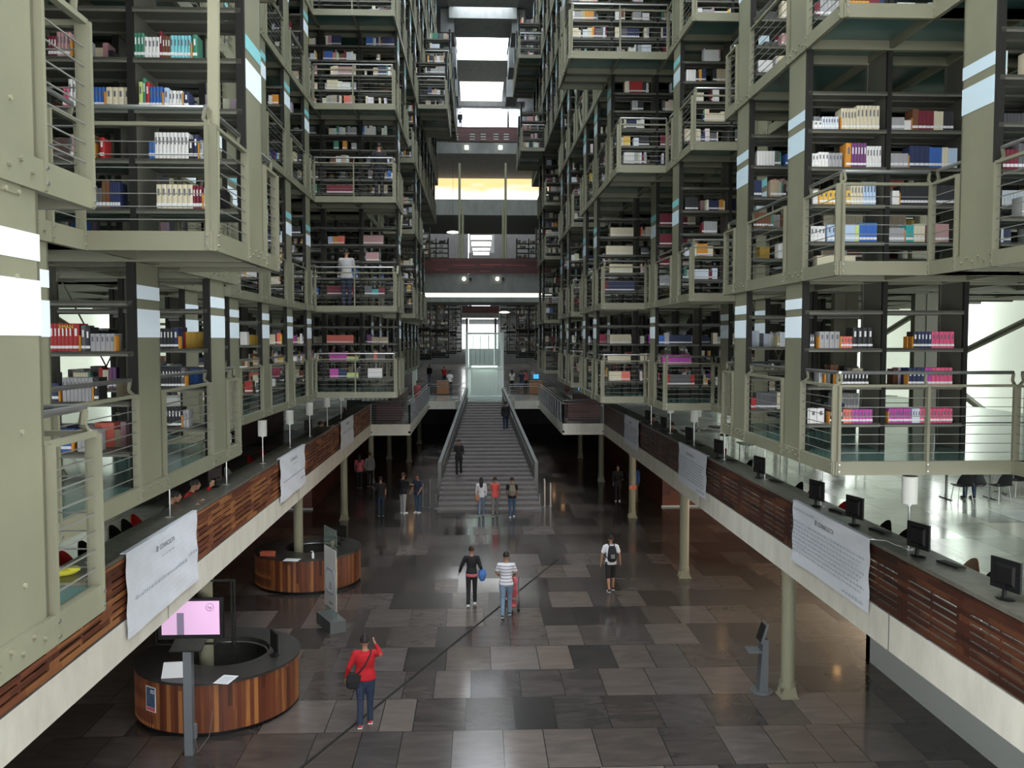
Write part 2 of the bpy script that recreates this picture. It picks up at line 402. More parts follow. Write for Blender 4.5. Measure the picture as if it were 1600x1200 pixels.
# drip groove / expansion joints on the beam faces
m = MB()
for y in (13.0, 24.4): m.box(XR-0.004, XR+0.01, y, y+0.02, ZB, ZM)
for y in (15.0, 26.0): m.box(XL-0.01, XL+0.004, y, y+0.02, ZB, ZM)
struct('trim_2', m, 'concrete_dark', 'vertical joints in the concrete edge beams')

# ground floor enclosures
struct('wall_right_plinth', MB().box(9.1, 9.4, -6, 19.9, 0, ZB).box(9.1, 25, 19.7, 19.9, 0, ZB), 'white_paint', 'white wall under the right mezzanine')
struct('wall_right_wood', MB().box(8.25, 16, 38.6, 58, 0.0, ZB), 'wood_red', 'red timber clad room under the right mezzanine')
struct('baseboard_right', MB().box(8.2, 16.02, 38.55, 38.6, 0, 0.08), 'white_paint')
struct('wall_left_wood', MB().box(-16, -7.3, 38.6, 58, 0.0, ZB), 'wood_red', 'red timber clad room under the left mezzanine')
struct('baseboard_left', MB().box(-16.02, -7.25, 38.55, 38.6, 0, 0.08), 'white_paint')
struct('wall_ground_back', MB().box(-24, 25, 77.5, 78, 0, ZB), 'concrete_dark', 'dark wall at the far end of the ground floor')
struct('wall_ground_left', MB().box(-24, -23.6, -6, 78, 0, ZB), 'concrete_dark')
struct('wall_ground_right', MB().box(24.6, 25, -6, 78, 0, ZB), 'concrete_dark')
# daylight slot low on the right, ground floor
struct('window_1', MB().box(15.0, 15.1, 20.6, 33, 0.3, 2.5), 'warm_glass', 'warm ground floor glazing beyond the right columns')
struct('wall_right_ground_sill', MB().box(14.95, 15.15, 20.4, 38, 0, 0.3).box(14.95, 15.15, 20.4, 38, 2.5, ZB).box(14.95, 15.15, 33, 38, 0.3, 2.5), 'white_paint')
struct('window_17', MB().box(16.6, 16.7, -2, 7.5, 3.6, 14), 'bright_glass', 'unseen bright pane added in the right wall beside the camera')  # glowing pane added out of view to brighten the left beam and banners
struct('window_18', MB().box(-15.7, -15.6, -2, 3.5, 3.6, 12), 'bright_glass', 'unseen bright pane added in the left wall beside the camera')  # weaker counterpart, added out of view to lift the right banner

# hall walls: concrete frames with tall frosted glazing
ZR = 34.5
def hall_wall(x, side):
    nm = 'left' if side < 0 else 'right'
    m = MB(); xo = x+0.5*side
    m.box(x, xo, -2, 140, ZM, 4.3); m.box(x, xo, -2, 140, ZR-3, ZR)
    for y in range(-2, 141, 7): m.box(x+0.3*side, xo, y, y+0.3, 4.3, ZR-3)
    struct('wall_'+nm, m, 'concrete', 'concrete framed outer wall behind the %s stacks' % nm)
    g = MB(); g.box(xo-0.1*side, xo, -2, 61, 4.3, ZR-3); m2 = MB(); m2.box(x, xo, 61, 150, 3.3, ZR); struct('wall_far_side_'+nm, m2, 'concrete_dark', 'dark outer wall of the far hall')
    struct('window_%d' % (2 if side < 0 else 3), g, 'facade_glass', 'pale green translucent glazing of the %s wall' % nm)
hall_wall(-15.5, -1); hall_wall(16.5, 1)
# bright louvred window strips in front of the glazing
n = 4
for side, x, ys in ((1, 16.2, (8.0, 20.8, 29.5, 39.0)), (-1, -15.2, (20.0, 29.0, 39.0))):
    for y in ys:
        g = MB(); g.box(x, x+0.1*side, y, y+1.5, 4.3, 12.5)
        o = struct('window_%d' % n, g, 'bright_glass', 'bright louvred window strip in the outer wall'); n += 1
        m = MB()
        for k in range(16): m.box(x-0.16*side, x-0.02*side, y-0.05, y+1.55, 4.3+k*0.52, 4.36+k*0.52)
        m.box(x-0.2*side, x-0.02*side, y-0.15, y-0.02, 4.3, 12.5); m.box(x-0.2*side, x-0.02*side, y+1.52, y+1.65, 4.3, 12.5)
        m.build('window_frame', 'olive', o)

# leaning tube braces in front of the outer walls
def braces(side, x, label):
    t = thing('wall_truss', label, 'truss', (x, 0, 0))
    for y in range(6, 60, 7):
        MB().tube([(0, y, ZM), (0, y+0.05, ZR-4)], 0.13, 8).build('post', 'olive', t)
        for z in (4.0, 9.5, 15, 20.5):
            if z > 9 and y > 40: continue
            MB().tube([(0, y, z), (0, y+7, z+2.6)], 0.10, 8).build('brace', 'olive', t)
            MB().tube([(0, y, z+4.6), (0, y+7, z+2.6)], 0.10, 8).build('brace', 'olive', t)
braces(1, 14.2, 'olive steel tube truss bracing the right outer wall')
braces(-1, -13.4, 'olive steel tube truss bracing the left outer wall')

# ceiling: concrete with a central skylight slot
SH = 2.35                                    # half width of the slot
m = MB(); m.box(-24, NX-SH, 11, 140, ZR, ZR+0.6); m.box(NX+SH, 25, 11, 140, ZR, ZR+0.6)
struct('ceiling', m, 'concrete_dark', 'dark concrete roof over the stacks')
y = 12.9; k = 20; bays = []
while y < 88: bays.append((y, y+5.2)); y += 6.9
bays = [(a, b) for a, b in bays if b < 70]+[(70.2, 72.6), (77.2, 84.6)]
prev = 11.0
for a, b in bays:
    struct('window_%d' % k, MB().box(NX-SH, NX+SH, a, b, ZR+0.3, ZR+0.4), 'sky_glass', 'roof skylight pane over the nave'); k += 1
    struct('ceiling_beam', MB().box(NX-SH-0.4, NX+SH+0.4, prev, a, ZR-1.0, ZR+0.5), 'concrete_grey', 'concrete roof beam between skylights'); prev = b
struct('ceiling_beam', MB().box(NX-SH-0.4, NX+SH+0.4, prev, 91.5, ZR-0.6, ZR+0.5), 'concrete', 'pale concrete roof panel beyond the last skylight')
# side roof lights
for i, (x0, x1) in enumerate(((-11.5, -9.3), (10.3, 12.5))):
    struct('window_%d' % (40+i), MB().box(x0, x1, 0, 56, ZR-0.1, ZR-0.02), 'sky_glass', 'long side skylight in the roof')
# stepped concrete blocks either side of the slot
for (ya, zt) in ((73, ZR), (79.5, ZR-0.8), (86, ZR-1.6)):
    for s in (-1, 1):
        x0 = NX+s*SH; x1 = NX+s*(SH+1.1)
        struct('ceiling_block', MB().box(x0, x1, ya, ya+3.6, zt-2.0, zt-0.1), 'concrete_dark', 'dark concrete block beside the skylight slot, %s side' % ('left' if s < 0 else 'right'))
# bright opening right of the slot
struct('window_42', MB().box(5.1, 7.4, 78, 84, ZR-0.1, ZR-0.02), 'sky_glass', 'small bright skylight right of the central slot')

# upper end wall with its clerestory and bridge
zt = lambda y, D: EYE+ray(746, y).z*D
def fr(x0, x1, y0, y1, D, D2, mi=0, mb=None):     # frontal box spanning the given picture rows at depth D
    A = aty(x0, y0, D); B = aty(x1, y1, D); return (mb or MB()).box(A.x, B.x, D, D2, B.z, A.z, mi)
t = thing('bridge', 'highest concrete bridge with maroon parapet under the bright clerestory', 'bridge', (NX, 91, 27))
def local(mb, o):
    mb.v = [(x-o.location.x, y-o.location.y, z-o.location.z) for x, y, z in mb.v]; return mb
local(fr(640, 870, 222, 241, 91, 105), t).build('deck', 'concrete_grey', t)
local(fr(700, 800, 199, 221.5, 96, 105), t).build('raised_deck', 'concrete_grey', t)
pp = local(fr(640, 870, 197, 222, 90.9, 91.1), t).build('parapet', 'wood_maroon', t)
for x in (708, 734, 751, 771, 787):
    m = MB()
    for k in range(3): fr(x, x+8, 209+k*4, 210+k*4, 90.8, 90.9, 0, m)
    local(m, t).build('slot', 'white_paint', pp)
for x in (729, 782): local(fr(x-3, x+3, 227, 233, 90.7, 91.0), t).build('square_lamp', 'pendant_glow', t)
struct('window_50', fr(716, 792, 160, 200, 105, 105.3), 'sky_glass', 'bright clerestory window above the highest bridge')
struct('window_51', fr(796, 812, 163, 200, 105, 105.3), 'sky_glass')
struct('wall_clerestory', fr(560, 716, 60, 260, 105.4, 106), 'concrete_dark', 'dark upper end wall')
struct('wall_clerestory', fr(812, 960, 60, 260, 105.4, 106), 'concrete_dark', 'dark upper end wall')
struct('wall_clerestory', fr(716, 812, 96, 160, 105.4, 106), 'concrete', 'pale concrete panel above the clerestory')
struct('trim_3', fr(700, 820, 112, 120, 99, 100).box(aty(700,150,99).x, aty(820,150,99).x, 99, 100, aty(0,158,99).z, aty(0,150,99).z), 'concrete_dark', 'dark beams crossing the pale roof panel')
struct('window_52', fr(600, 900, 277, 312, 106, 106.3), 'clerestory_view', 'wide glazed band with a sunlit orange building outside')
struct('wall_end', fr(560, 960, 240, 277, 106.4, 107), 'concrete_grey')
# lower concrete beams of the crossing
struct('ceiling_beam', fr(600, 900, 311, 337, 78, 92), 'concrete_grey', 'wide concrete beam below the glazed band')
t = thing('bridge', 'maroon timber bridge crossing the nave at middle height', 'bridge', (NX, LAND, 11))
local(fr(600, 915, 428, 457, LAND, 61), t).build('deck', 'concrete_grey', t)
pp = local(fr(600, 915, 403, 428, LAND-0.1, LAND+0.1), t).build('parapet', 'wood_maroon', t)
for x0, x1, yy in ((708, 742, 414), (750, 784, 413.5), (790, 822, 414), (680, 700, 421), (750, 766, 423)):
    local(fr(x0, x1, yy, yy+0.8, LAND-0.14, LAND-0.1), t).build('slot', 'pink_cloth', pp)
for x in (725, 777):
    m = MB(); c = aty(x, 436, LAND); m.tube([(c.x, c.y-0.25, c.z), (c.x, c.y, c.z)], 0.13, 16); local(m, t).build('round_lamp', 'pendant_glow', t)
for x in (735, 786):
    m = MB(); c = aty(x, 436, LAND); m.tube([(c.x, c.y-0.22, c.z), (c.x, c.y, c.z)], 0.10, 12); local(m, t).build('speaker', 'black', t)
# slender hanger posts standing on the bridge
for x, h0 in ((718, 255), (790, 255), (723, 325), (786, 325)):
    p0 = aty(x, 405, LAND+3); p1 = aty(x, h0, LAND+3)
    struct('pillar', MB().tube([p0, p1], 0.085, 8), 'olive_light', 'slender steel post rising from the timber bridge')
struct('window_53', fr(640, 862, 457.5, 464.5, 61.05, 61.3), 'band_glow', 'long pale band under the timber bridge, its brightness painted as glow')  # emission painted in for a bright strip under the bridge, not a lamp
struct('ceiling_beam', fr(620, 880, 464.5, 472, 67, 74), 'concrete_grey', 'low beam behind the luminous band')

# ceiling frames of the far hall seen through the gap, with bright slots
for i, (y0, y1, bright) in enumerate(((339, 343, 0), (343, 350, 1), (350, 357, 0), (357, 362, 2), (362, 367, 0), (367, 374, 1), (374, 377, 0), (377, 384, 1), (384, 387, 0), (387, 391, 1), (391, 393, 0), (393, 398, 1))):
    D = 112+i*3.0; w_ = 20-i*0.7
    mb = fr(752-w_, 752+w_, y0, y1, D, D+0.5)
    if bright: struct('window_%d' % (60+i), mb, 'far_glass' if bright == 1 else 'dusk_glass', 'bright roof slot of the far hall')
    else: struct('ceiling_beam', mb, 'concrete', 'pale ceiling frame of the far hall')
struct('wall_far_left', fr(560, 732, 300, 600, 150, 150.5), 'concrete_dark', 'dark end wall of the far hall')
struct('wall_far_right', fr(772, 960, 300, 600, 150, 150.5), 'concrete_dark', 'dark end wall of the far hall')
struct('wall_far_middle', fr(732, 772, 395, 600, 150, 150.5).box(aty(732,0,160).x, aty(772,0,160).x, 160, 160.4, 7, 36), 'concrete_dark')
struct('window_80', fr(722, 778, 507, 545, 149, 149.5), 'far_glass', 'blazing window at the very far end')
struct('window_81', fr(737, 766, 470, 479, 130, 130.5), 'far_glass', 'bright lens shaped gap over the far bridge')
t = thing('bridge', 'distant dark maroon bridge in the far hall', 'bridge', (NX, 128, 12))
local(fr(722, 780, 478, 489, 128, 129), t).build('parapet', 'wood_maroon', t)
local(fr(719, 779, 489, 496, 128, 131), t).build('deck', 'concrete_grey', t)
pz = aty(720, 497, 128).z
for sx in (-2.2, 2.0): MB().box(sx, sx+0.3, 1.0, 1.4, ZM-12, pz-12).build('pier', 'concrete_grey', t)
struct('window_82', fr(722, 778, 496.5, 499, 133, 133.3), 'band_glow', 'thin luminous band below the far bridge')

# ------------------------------------------------------------------ columns
def pillar(x, y, label, zt=ZB, r=0.145, mat='olive_light'):
    m = MB(); m.cyl((x, y), r, 0.22, zt, 20); m.cyl((x, y), r*1.12, 0.20, 0.34, 20); m.cyl((x, y), r*1.12, zt-0.14, zt, 20)
    m.box(x-0.19, x+0.19, y-0.19, y+0.19, 0, 0.03)
    for s in (-1, 1): m.add([(x-0.17,y+s*0.13,0.03),(x+0.17,y+s*0.13,0.03),(x+0.12,y+s*0.13,0.24),(x-0.12,y+s*0.13,0.24),
        (x-0.17,y+s*0.15,0.03),(x+0.17,y+s*0.15,0.03),(x+0.12,y+s*0.15,0.24),(x-0.12,y+s*0.15,0.24)], [(0,1,2,3),(7,6,5,4),(0,4,5,1),(1,5,6,2),(2,6,7,3),(3,7,4,0)])
    for a in (-0.1, 0.1): m.tube([(x+a, y-0.16, 0.12), (x+a, y-0.11, 0.12)], 0.02, 8)
    m.sm = False
    return struct('pillar', m, mat, label)
for i, D in enumerate((8.6, 17.85, 27.1, 36.4, 45.7, 55.0)):
    pillar(6.5, D, 'pale olive round steel column, %s from the camera on the right' % ORD[i])
    pillar(-5.55, D, 'pale olive round steel column, %s from the camera on the left' % ORD[i])
for D in (45.7, 55.0):
    pillar(11.5, D, 'inner round column in the dark right aisle')
    pillar(-4.2, D+8, 'inner round column in the dark left aisle')

# warm lamps under the mezzanine: small round downlights
wl = [(-3.6, 47), (-3.6, 51), (-6.6, 33), (-8, 26), (6.9, 24), (8.3, 29), (5.2, 53), (5.0, 57), (-8.5, 17), (11, 26), (12.5, 18.2)]
for i, (x, y) in enumerate(wl):
    m = MB(); m.cyl((0, 0), 0.13, -0.05, 0, 14)
    t = m.build('downlight', 'black'); t.location = (x, y, ZB)
    tag(t, 'small warm downlight under the %s mezzanine, %s' % ('left' if x < 0 else 'right', 'seen only as its reflection in the stone'), 'lamp', 'warm downlights under the mezzanine')
    MB().cyl((0, 0), 0.10, -0.06, -0.05, 14).build('bulb', 'warm_bulb', t)

# ================================================================== STACKS
# step h -> distance of the nave-side edge from the nave axis
def XE(s, h): return NX+s*(1.78+1.2*h)
ZL = [5.72, 8.33, 11.6, 14.35, 17.1, 19.85, 22.6, 25.35, 28.1]
PITCH = 2.62
Y0 = {-1: 9.62, 1: 9.85}
def DK(s, k): return Y0[s]+PITCH*k
DEP = 0.72
def rng(spec):
    d = {}
    for ks, h in spec:
        for k in (range(ks[0], ks[1]+1) if isinstance(ks, tuple) else (ks,)): d[k] = h
    return d
EDGE = {-1: [rng([((-3,-2),1),((-1,1),2),((2,6),3),(7,1),((8,17),2)]),
             rng([((-3,-2),1),(-1,2),(0,1),(1,2),((2,6),3),(7,1),((8,9),2),((10,12),1),((13,17),2)]),
             rng([((-3,-2),1),(-1,2),(0,1),(1,2),((2,6),3),(7,1),((8,9),2),((10,11),1),((12,17),2)]),
             rng([((0,6),3),((7,8),1),(9,2),((10,16),1),(17,2)]),
             rng([((3,6),3),((7,10),1),((11,12),0),((13,17),1)]),
             rng([((7,12),1),((13,17),0)]),
             rng([((9,17),1)]), rng([((11,17),1)])],
        1: [rng([((-2,0),4),((1,2),2),((3,4),3),(5,2),((6,7),1),(8,2),((9,10),1),((11,13),2),((14,15),1),((16,17),2)]),
            rng([((-2,0),3),((1,2),2),(3,3),((4,5),2),((6,7),1),(8,2),((9,10),1),((11,13),2),((14,15),1),((16,17),2)]),
            rng([((-2,0),3),((1,2),2),(3,3),(4,2),((5,7),1),(8,2),((9,10),1),((11,13),2),((14,15),1),((16,17),2)]),
            rng([((1,3),3),(4,2),(5,0),((6,10),1),((11,13),2),((14,15),1),((16,17),2)]),
            rng([((4,12),1),(13,1),((14,15),0),((16,17),1)]),
            rng([((8,17),1)]), rng([((10,14),1),((15,17),0)]), rng([((12,17),1)])]}
def outer(s, L, k):              # last step index of the shelving run
    if L == 0: return 4 if k < 5 else 6
    if L == 1 and k < 2: return 6
    return 7
def shelf_z(L): return [0.56+0.545*i for i in range(4)] if L == 0 else ([0.57+0.53*i for i in range(5)] if L == 1 else [0.47+0.455*i for i in range(5)])
MC = {}
def cached(key, fn):
    if key not in MC: MC[key] = fn()
    return MC[key]
def end_panel_mesh(s, H):
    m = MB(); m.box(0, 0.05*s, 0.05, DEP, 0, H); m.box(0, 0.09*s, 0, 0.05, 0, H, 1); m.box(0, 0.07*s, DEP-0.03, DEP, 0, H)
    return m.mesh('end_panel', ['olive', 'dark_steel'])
def upright_mesh(H):
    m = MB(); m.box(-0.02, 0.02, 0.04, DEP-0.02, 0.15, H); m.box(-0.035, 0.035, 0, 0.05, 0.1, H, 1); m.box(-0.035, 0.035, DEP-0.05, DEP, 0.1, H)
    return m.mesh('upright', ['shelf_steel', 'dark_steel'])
def shelf_mesh(wd):
    m = MB(); m.box(0.03, wd-0.03, 0.0, 0.31, -0.03, 0); m.box(0.03, wd-0.03, 0, 0.02, -0.055, 0)
    m.box(0.03, wd-0.03, 0.40, DEP-0.02, -0.03, 0); m.box(0.03, wd-0.03, DEP-0.03, DEP-0.01, -0.055, 0)
    return m.mesh('shelf', ['shelf_steel'])
def stripe_mesh(s, z0, z1, mat): return MB().box(-0.004*s, 0, 0.05, DEP, z0, z1).mesh('stripe', [mat])
TIER = ['lowest', 'second', 'third', 'fourth', 'fifth', 'sixth', 'seventh', 'eighth']
cases = {}
for s in (-1, 1):
    sn = 'left' if s < 0 else 'right'
    for L in range(8):
        E_ = EDGE[s][L]; H = (ZL[L+1]-ZL[L])
        for k, h in sorted(E_.items()):
            D = DK(s, k)
            # keep only what the view can hold
            if EYE+0.46*D < ZL[L]-0.5: continue
            far = D > 24
            x = XE(s, h); nb = max(1, outer(s, L, k)-h) + (1 if L > 0 and h < 2 else 0)
            if far: nb = min(nb, 5)
            if k < 1 and s > 0: nb = 3
            t = thing('bookcase', 'olive steel two-sided library bookcase, %s tier of the %s stack, %s row from the camera' % (TIER[L], sn, ORD[k+3]),
                      'bookcase', (x, D, ZL[L]), 0, 'steel bookcases hanging in the %s stack' % sn)
            cases[(s, L, k)] = (x, D, h, nb)
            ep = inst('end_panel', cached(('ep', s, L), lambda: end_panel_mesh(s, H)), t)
            lo = 1.80 if L == 0 else 1.87
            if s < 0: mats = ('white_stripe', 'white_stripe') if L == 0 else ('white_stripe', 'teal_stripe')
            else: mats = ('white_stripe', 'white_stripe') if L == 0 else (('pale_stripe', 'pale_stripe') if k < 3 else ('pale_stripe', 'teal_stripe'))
            inst('stripe', cached(('st', s, lo, mats[0]), lambda: stripe_mesh(s, lo, lo+0.31, mats[0])), ep)
            inst('stripe', cached(('st2', s, lo, mats[1]), lambda: stripe_mesh(s, lo+0.42, lo+0.57, mats[1])), ep)
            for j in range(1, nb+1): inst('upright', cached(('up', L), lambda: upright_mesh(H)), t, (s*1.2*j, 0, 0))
            for z in shelf_z(L):
                if far:
                    inst('shelf', cached(('sh', nb), lambda: shelf_mesh(1.2*nb)), t, ((0 if s > 0 else -1.2*nb), 0, z))
                else:
                    for j in range(nb): inst('shelf', cached(('sh', 1), lambda: shelf_mesh(1.2)), t, ((1.2*j if s > 0 else -1.2*(j+1)), 0, z))

# ------------------------------------------------------------------ galleries: glass floors, edge beams, railings
def rail_run(par, p, q, zf, near, inward):
    # railing from p to q at floor height zf; inward = unit vector pointing off the void
    p = Vector(p); q = Vector(q); d = q-p; Ln = d.length
    if Ln < 0.25: return
    iw = Vector(inward); up = Vector((0,0,1))
    rl = thing_child('railing', par)
    n = max(1, round(Ln/1.35))
    hp = [p+d*(i/n) for i in range(n+1)]
    def pm():
        mb = MB(); mb.box(-0.0175, 0.0175, -0.0425, 0.0425, -0.16, 1.0)
        mb.bar((0,0,0.98), (0,0.08,1.06), 0.03, 0.03); mb.bar((0,0.08,1.06), (0,0.06,1.16), 0.03, 0.03)
        for zz in (-0.03, -0.12): mb.tube([(0,-0.052,zz), (0,-0.042,zz)], 0.012, 6, 1)
        return mb.mesh('post', ['olive', 'steel'])
    ang = math.atan2(iw.y, iw.x)-math.pi/2
    for i, c in enumerate(hp): inst('post', cached('post', pm), rl, c+up*zf, None, ang)
    MB().bar(p+up*(zf+1.0), q+up*(zf+1.0), 0.05, 0.035).build('lower_rail', 'olive', rl)
    MB().tube([p+iw*0.06+up*(zf+1.17), q+iw*0.06+up*(zf+1.17)], 0.024, 8).build('handrail', 'steel', rl)
    cb = MB() if not near else None
    for i in range(7):
        z = zf+0.12+i*0.12
        if near: MB().bar(p+up*z, q+up*z, 0.009, 0.009).build('cable', 'cable', rl)
        else: cb.bar(p+up*z, q+up*z, 0.007, 0.007)
    if cb: cb.build('cable_infill', 'cable', rl)
def thing_child(name, par):
    o = bpy.data.objects.new(name, None); COL.objects.link(o); o.parent = par; return o
XO = 8
for s in (-1, 1):
    sn = 'left' if s < 0 else 'right'
    for L in range(8):
        E_ = EDGE[s][L]; ks = sorted(E_)
        runs = []
        for k in ks:
            if EYE+0.46*(DK(s, k)+2.6) < ZL[L]-0.4: continue
            if runs and runs[-1][1] == k-1 and runs[-1][2] == E_[k]: runs[-1][1] = k
            else: runs.append([k, k, E_[k]])
        zf = 0.17
        for ri, (ka, kb, h) in enumerate(runs):
            ya = DK(s, ka)-1.22; yb = DK(s, kb)+PITCH-1.22+(0.0)
            x = XE(s, h); xo = XE(s, XO); near = DK(s, ka) < 23
            t = thing('gallery', 'glass floored steel gallery, %s tier of the %s stack, its %s stretch from the camera' % (TIER[L], sn, ORD[ri]),
                      'gallery', (x, ya, ZL[L]), 0, 'hanging galleries of the %s stack' % sn)
            W = (xo-x); Y = yb-ya
            MB().box(0.05*s, W, 0.03, Y-0.02, zf-0.035, zf).build('floor_panel', 'teal_floor', t)
            MB().box(-0.03*s, 0.03*s, 0, Y, 0, zf+0.01).build('edge_beam', 'olive', t)
            MB().box(0, W, -0.03, 0.03, 0, zf+0.01).build('edge_beam', 'olive', t)
            MB().box(0, W, Y-0.03, Y+0.03, 0.001, zf+0.009).build('edge_beam', 'olive', t)
            m = MB()
            for k in range(ka, kb+1):
                dd = DK(s, k)-ya
                for q in (dd+0.02, dd+DEP-0.02): m.box(0.05*s, W, q-0.04, q+0.04, 0.0, zf-0.036)
            j = 1
            while 1.2*j < abs(W)-0.1:
                m.box(s*1.2*j-0.03, s*1.2*j+0.03, 0.05, Y-0.05, 0.02, zf-0.037); j += 1
            m.build('underframe', 'olive', t)
            m = MB()
            for k in range(ka, kb+1):
                dd = DK(s, k)-ya
                for q in range(5): m.tube([(-0.05*s, dd+0.12+q*0.12, 0.09+0.05*(q % 2)), (-0.028*s, dd+0.12+q*0.12, 0.09+0.05*(q % 2))], 0.016, 6)
            if near: m.build('bolt_row', 'olive', t)
            # railing between the end panels
            iw = (s, 0, 0)
            edges = []
            cur = 0.0
            for k in range(ka, kb+1):
                dd = DK(s, k)-ya; edges.append((cur, dd)); cur = dd+DEP
            edges.append((cur, Y))
            for e0, e1 in edges: rail_run(t, (0, e0+0.03, 0), (0, e1-0.03, 0), zf, near, iw)
            # returns where the neighbouring stretch steps back
            hp = E_.get(ka-1, h if ka == ks[0] else None); hn = E_.get(kb+1, None)
            if hp is not None and hp > h: rail_run(t, (0.04*s, 0, 0), (s*1.2*(hp-h), 0, 0), zf, near, (0, 1, 0))
            if hp is None and ka > ks[0]-1 and ka > 3: rail_run(t, (0.04*s, 0, 0), (s*3.6, 0, 0), zf, near, (0, 1, 0))
            if hn is not None and hn > h: rail_run(t, (0.04*s, Y, 0), (s*1.2*(hn-h), Y, 0), zf, near, (0, -1, 0))

# big left group: front railing across its whole visible width
for L in range(1, 5):
    pass
# diagonal cross braces behind the shelving
def xbrace(s, L, k, h, label):
    D = DK(s, k); x = XE(s, h); z0 = ZL[L]+0.17; z1 = ZL[L+1]
    t = thing('cross_brace', label, 'brace', (x, D+DEP+0.2, z0))
    for a, b in (((0,0,0), (s*1.2, 0, z1-z0)), ((s*1.2, 0.03, 0), (0, 0.03, z1-z0))): MB().tube([a, b], 0.012, 6).build('rod', 'olive', t)
i = 0
for s, L, k, h in ((1,0,3,3),(1,1,3,4),(1,0,4,3),(-1,0,1,3),(-1,0,0,3),(-1,1,1,3),(-1,0,3,4),(1,0,6,2),(-1,0,8,2),(-1,2,8,1)):
    xbrace(s, L, k, h, 'crossed steel rods behind the %s tier, %s stack, %s row' % (TIER[L], 'left' if s < 0 else 'right', ORD[k+3])); i += 1
for s, L, k, n_ in ((1,3,6,3),(-1,1,7,2),(1,0,9,2),(-1,1,0,1),(-1,2,3,2),(-1,3,3,2),(1,3,8,2)):
    D = DK(s, k); h = EDGE[s][L][k]; x = XE(s, h)+0.03*s
    z0 = ZL[L]; z1 = ZL[L+1]
    MB().bar((x, D-1.1, z0+0.2), (x, D+1.7+PITCH*(n_-2), z1), 0.06, 0.10).build('raking_strut', 'olive_light', None,
        label='slanting olive steel strut on the %s tier of the %s stack beside %s row' % (TIER[L], 'left' if s < 0 else 'right', ORD[k+3]), cat='strut')
# wide grey hanger columns behind the low right shelving
for x, D in ((6.75, 15.84), (8.25, 15.84)):
    m = MB(); m.box(x-0.22, x+0.22, D, D+0.16, ZL[0]+0.17, ZL[3]); m.box(x-0.01, x+0.01, D-0.02, D, ZL[0]+0.17, ZL[3])
    m.build('hanger_column', 'olive', None, label='wide flat steel hanger behind the low right shelves, %s one' % ('nearer the nave' if x < 7 else 'outer'), cat='column')

# far hall stacks beyond the crossing
for s in (-1, 1):
    sn = 'left' if s < 0 else 'right'
    for r_, (D, h) in enumerate(((76, 2.3), (84, 1.2), (95, 1.8), (108, 1.1), (122, 0.8))):
        for L in range(0, 4 if D < 90 else 3):
            x = XE(s, h); nb = 6
            if L >= 1 and EYE+0.46*D < ZL[L]: continue
            t = thing('bookcase', 'dark distant bookcase in the far %s hall, %s tier, %s row beyond the bridge' % (sn, TIER[L], ORD[r_]), 'bookcase', (x, D, ZL[L]), 0, 'dark bookcases of the far hall')
            H = ZL[L+1]-ZL[L]
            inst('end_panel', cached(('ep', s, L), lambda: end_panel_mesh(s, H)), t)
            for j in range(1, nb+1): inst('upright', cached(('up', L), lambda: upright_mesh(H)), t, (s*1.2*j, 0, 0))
            for z in shelf_z(L): inst('shelf', cached(('sh', nb), lambda: shelf_mesh(1.2*nb)), t, ((0 if s > 0 else -1.2*nb), 0, z))
            MB().box(0, s*1.2*nb, -0.8, DEP+0.8, 0, 0.15).build('floor_panel', 'dark_steel', t)
            cases[(s, 'far%d' % r_, L)] = (x, D, h, nb)

# ================================================================== BOOKS
CO = dict(white=(.72,.72,.70), cream=(.66,.60,.44), beige=(.42,.34,.24), grey=(.34,.34,.35), dgrey=(.10,.10,.11), black=(.018,.018,.022), navy=(.02,.03,.09),
    blue=(.03,.12,.42), lblue=(.42,.55,.72), cyan=(.22,.58,.64), green=(.05,.22,.14), lime=(.50,.62,.20), red=(.38,.02,.02), maroon=(.16,.015,.03),
    coral=(.75,.18,.13), pink=(.70,.06,.28), rose=(.72,.10,.22), magenta=(.48,.07,.36), purple=(.16,.05,.16), yellow=(.72,.46,.08), orange=(.62,.27,.04),
    brown=(.16,.06,.03), pinkgrey=(.46,.27,.27), teal=(.03,.33,.33), lwhite=(.62,.68,.76))
def book_mesh(w_, hh, dp, c, band=True, name='book', title=None):
    # spine faces -Y at y=0; cover boards, rounded spine, paper block, white call-number band, title bars
    m = MB(); r = min(w_*0.28, 0.010); z = hh
    sp = [(-w_/2, dp), (-w_/2, r*0.8), (-w_/2+r*0.5, r*0.15), (0, 0 if w_ < 0.03 else -0.001), (w_/2-r*0.5, r*0.15), (w_/2, r*0.8), (w_/2, dp)]
    n = len(sp); vs = [(x, y, 0) for x, y in sp]+[(x, y, z) for x, y in sp]
    m.add(vs, [(i, i+1, i+1+n, i+n) for i in range(n-1)], 0)
    t = 0.003
    m.add([(-w_/2+t, r, t*2), (w_/2-t, r, t*2), (w_/2-t, dp-t*2, t*2), (-w_/2+t, dp-t*2, t*2), (-w_/2+t, r, z-t*2), (w_/2-t, r, z-t*2), (w_/2-t, dp-t*2, z-t*2), (-w_/2+t, dp-t*2, z-t*2)],
          [(4,5,6,7), (0,3,2,1), (2,3,7,6)], 1)
    m.add([(-w_/2, dp, 0), (-w_/2+t, dp, 0), (-w_/2+t, dp, z), (-w_/2, dp, z)], [(0,1,2,3)], 0); m.add([(w_/2-t, dp, 0), (w_/2, dp, 0), (w_/2, dp, z), (w_/2-t, dp, z)], [(0,1,2,3)], 0)
    if band: m.box(-w_/2+0.0015, w_/2-0.0015, -0.0035, r*0.7, 0.030, 0.060, 1)
    m.box(-w_*0.18, w_*0.18, -0.003, 0.001, hh*0.55, hh*0.82, 2)
    return m.mesh(name, [cover(c), 'paper', 'ink' if sum(c) > 0.5 else 'paper'])
book_n = 0
SEEN = set()
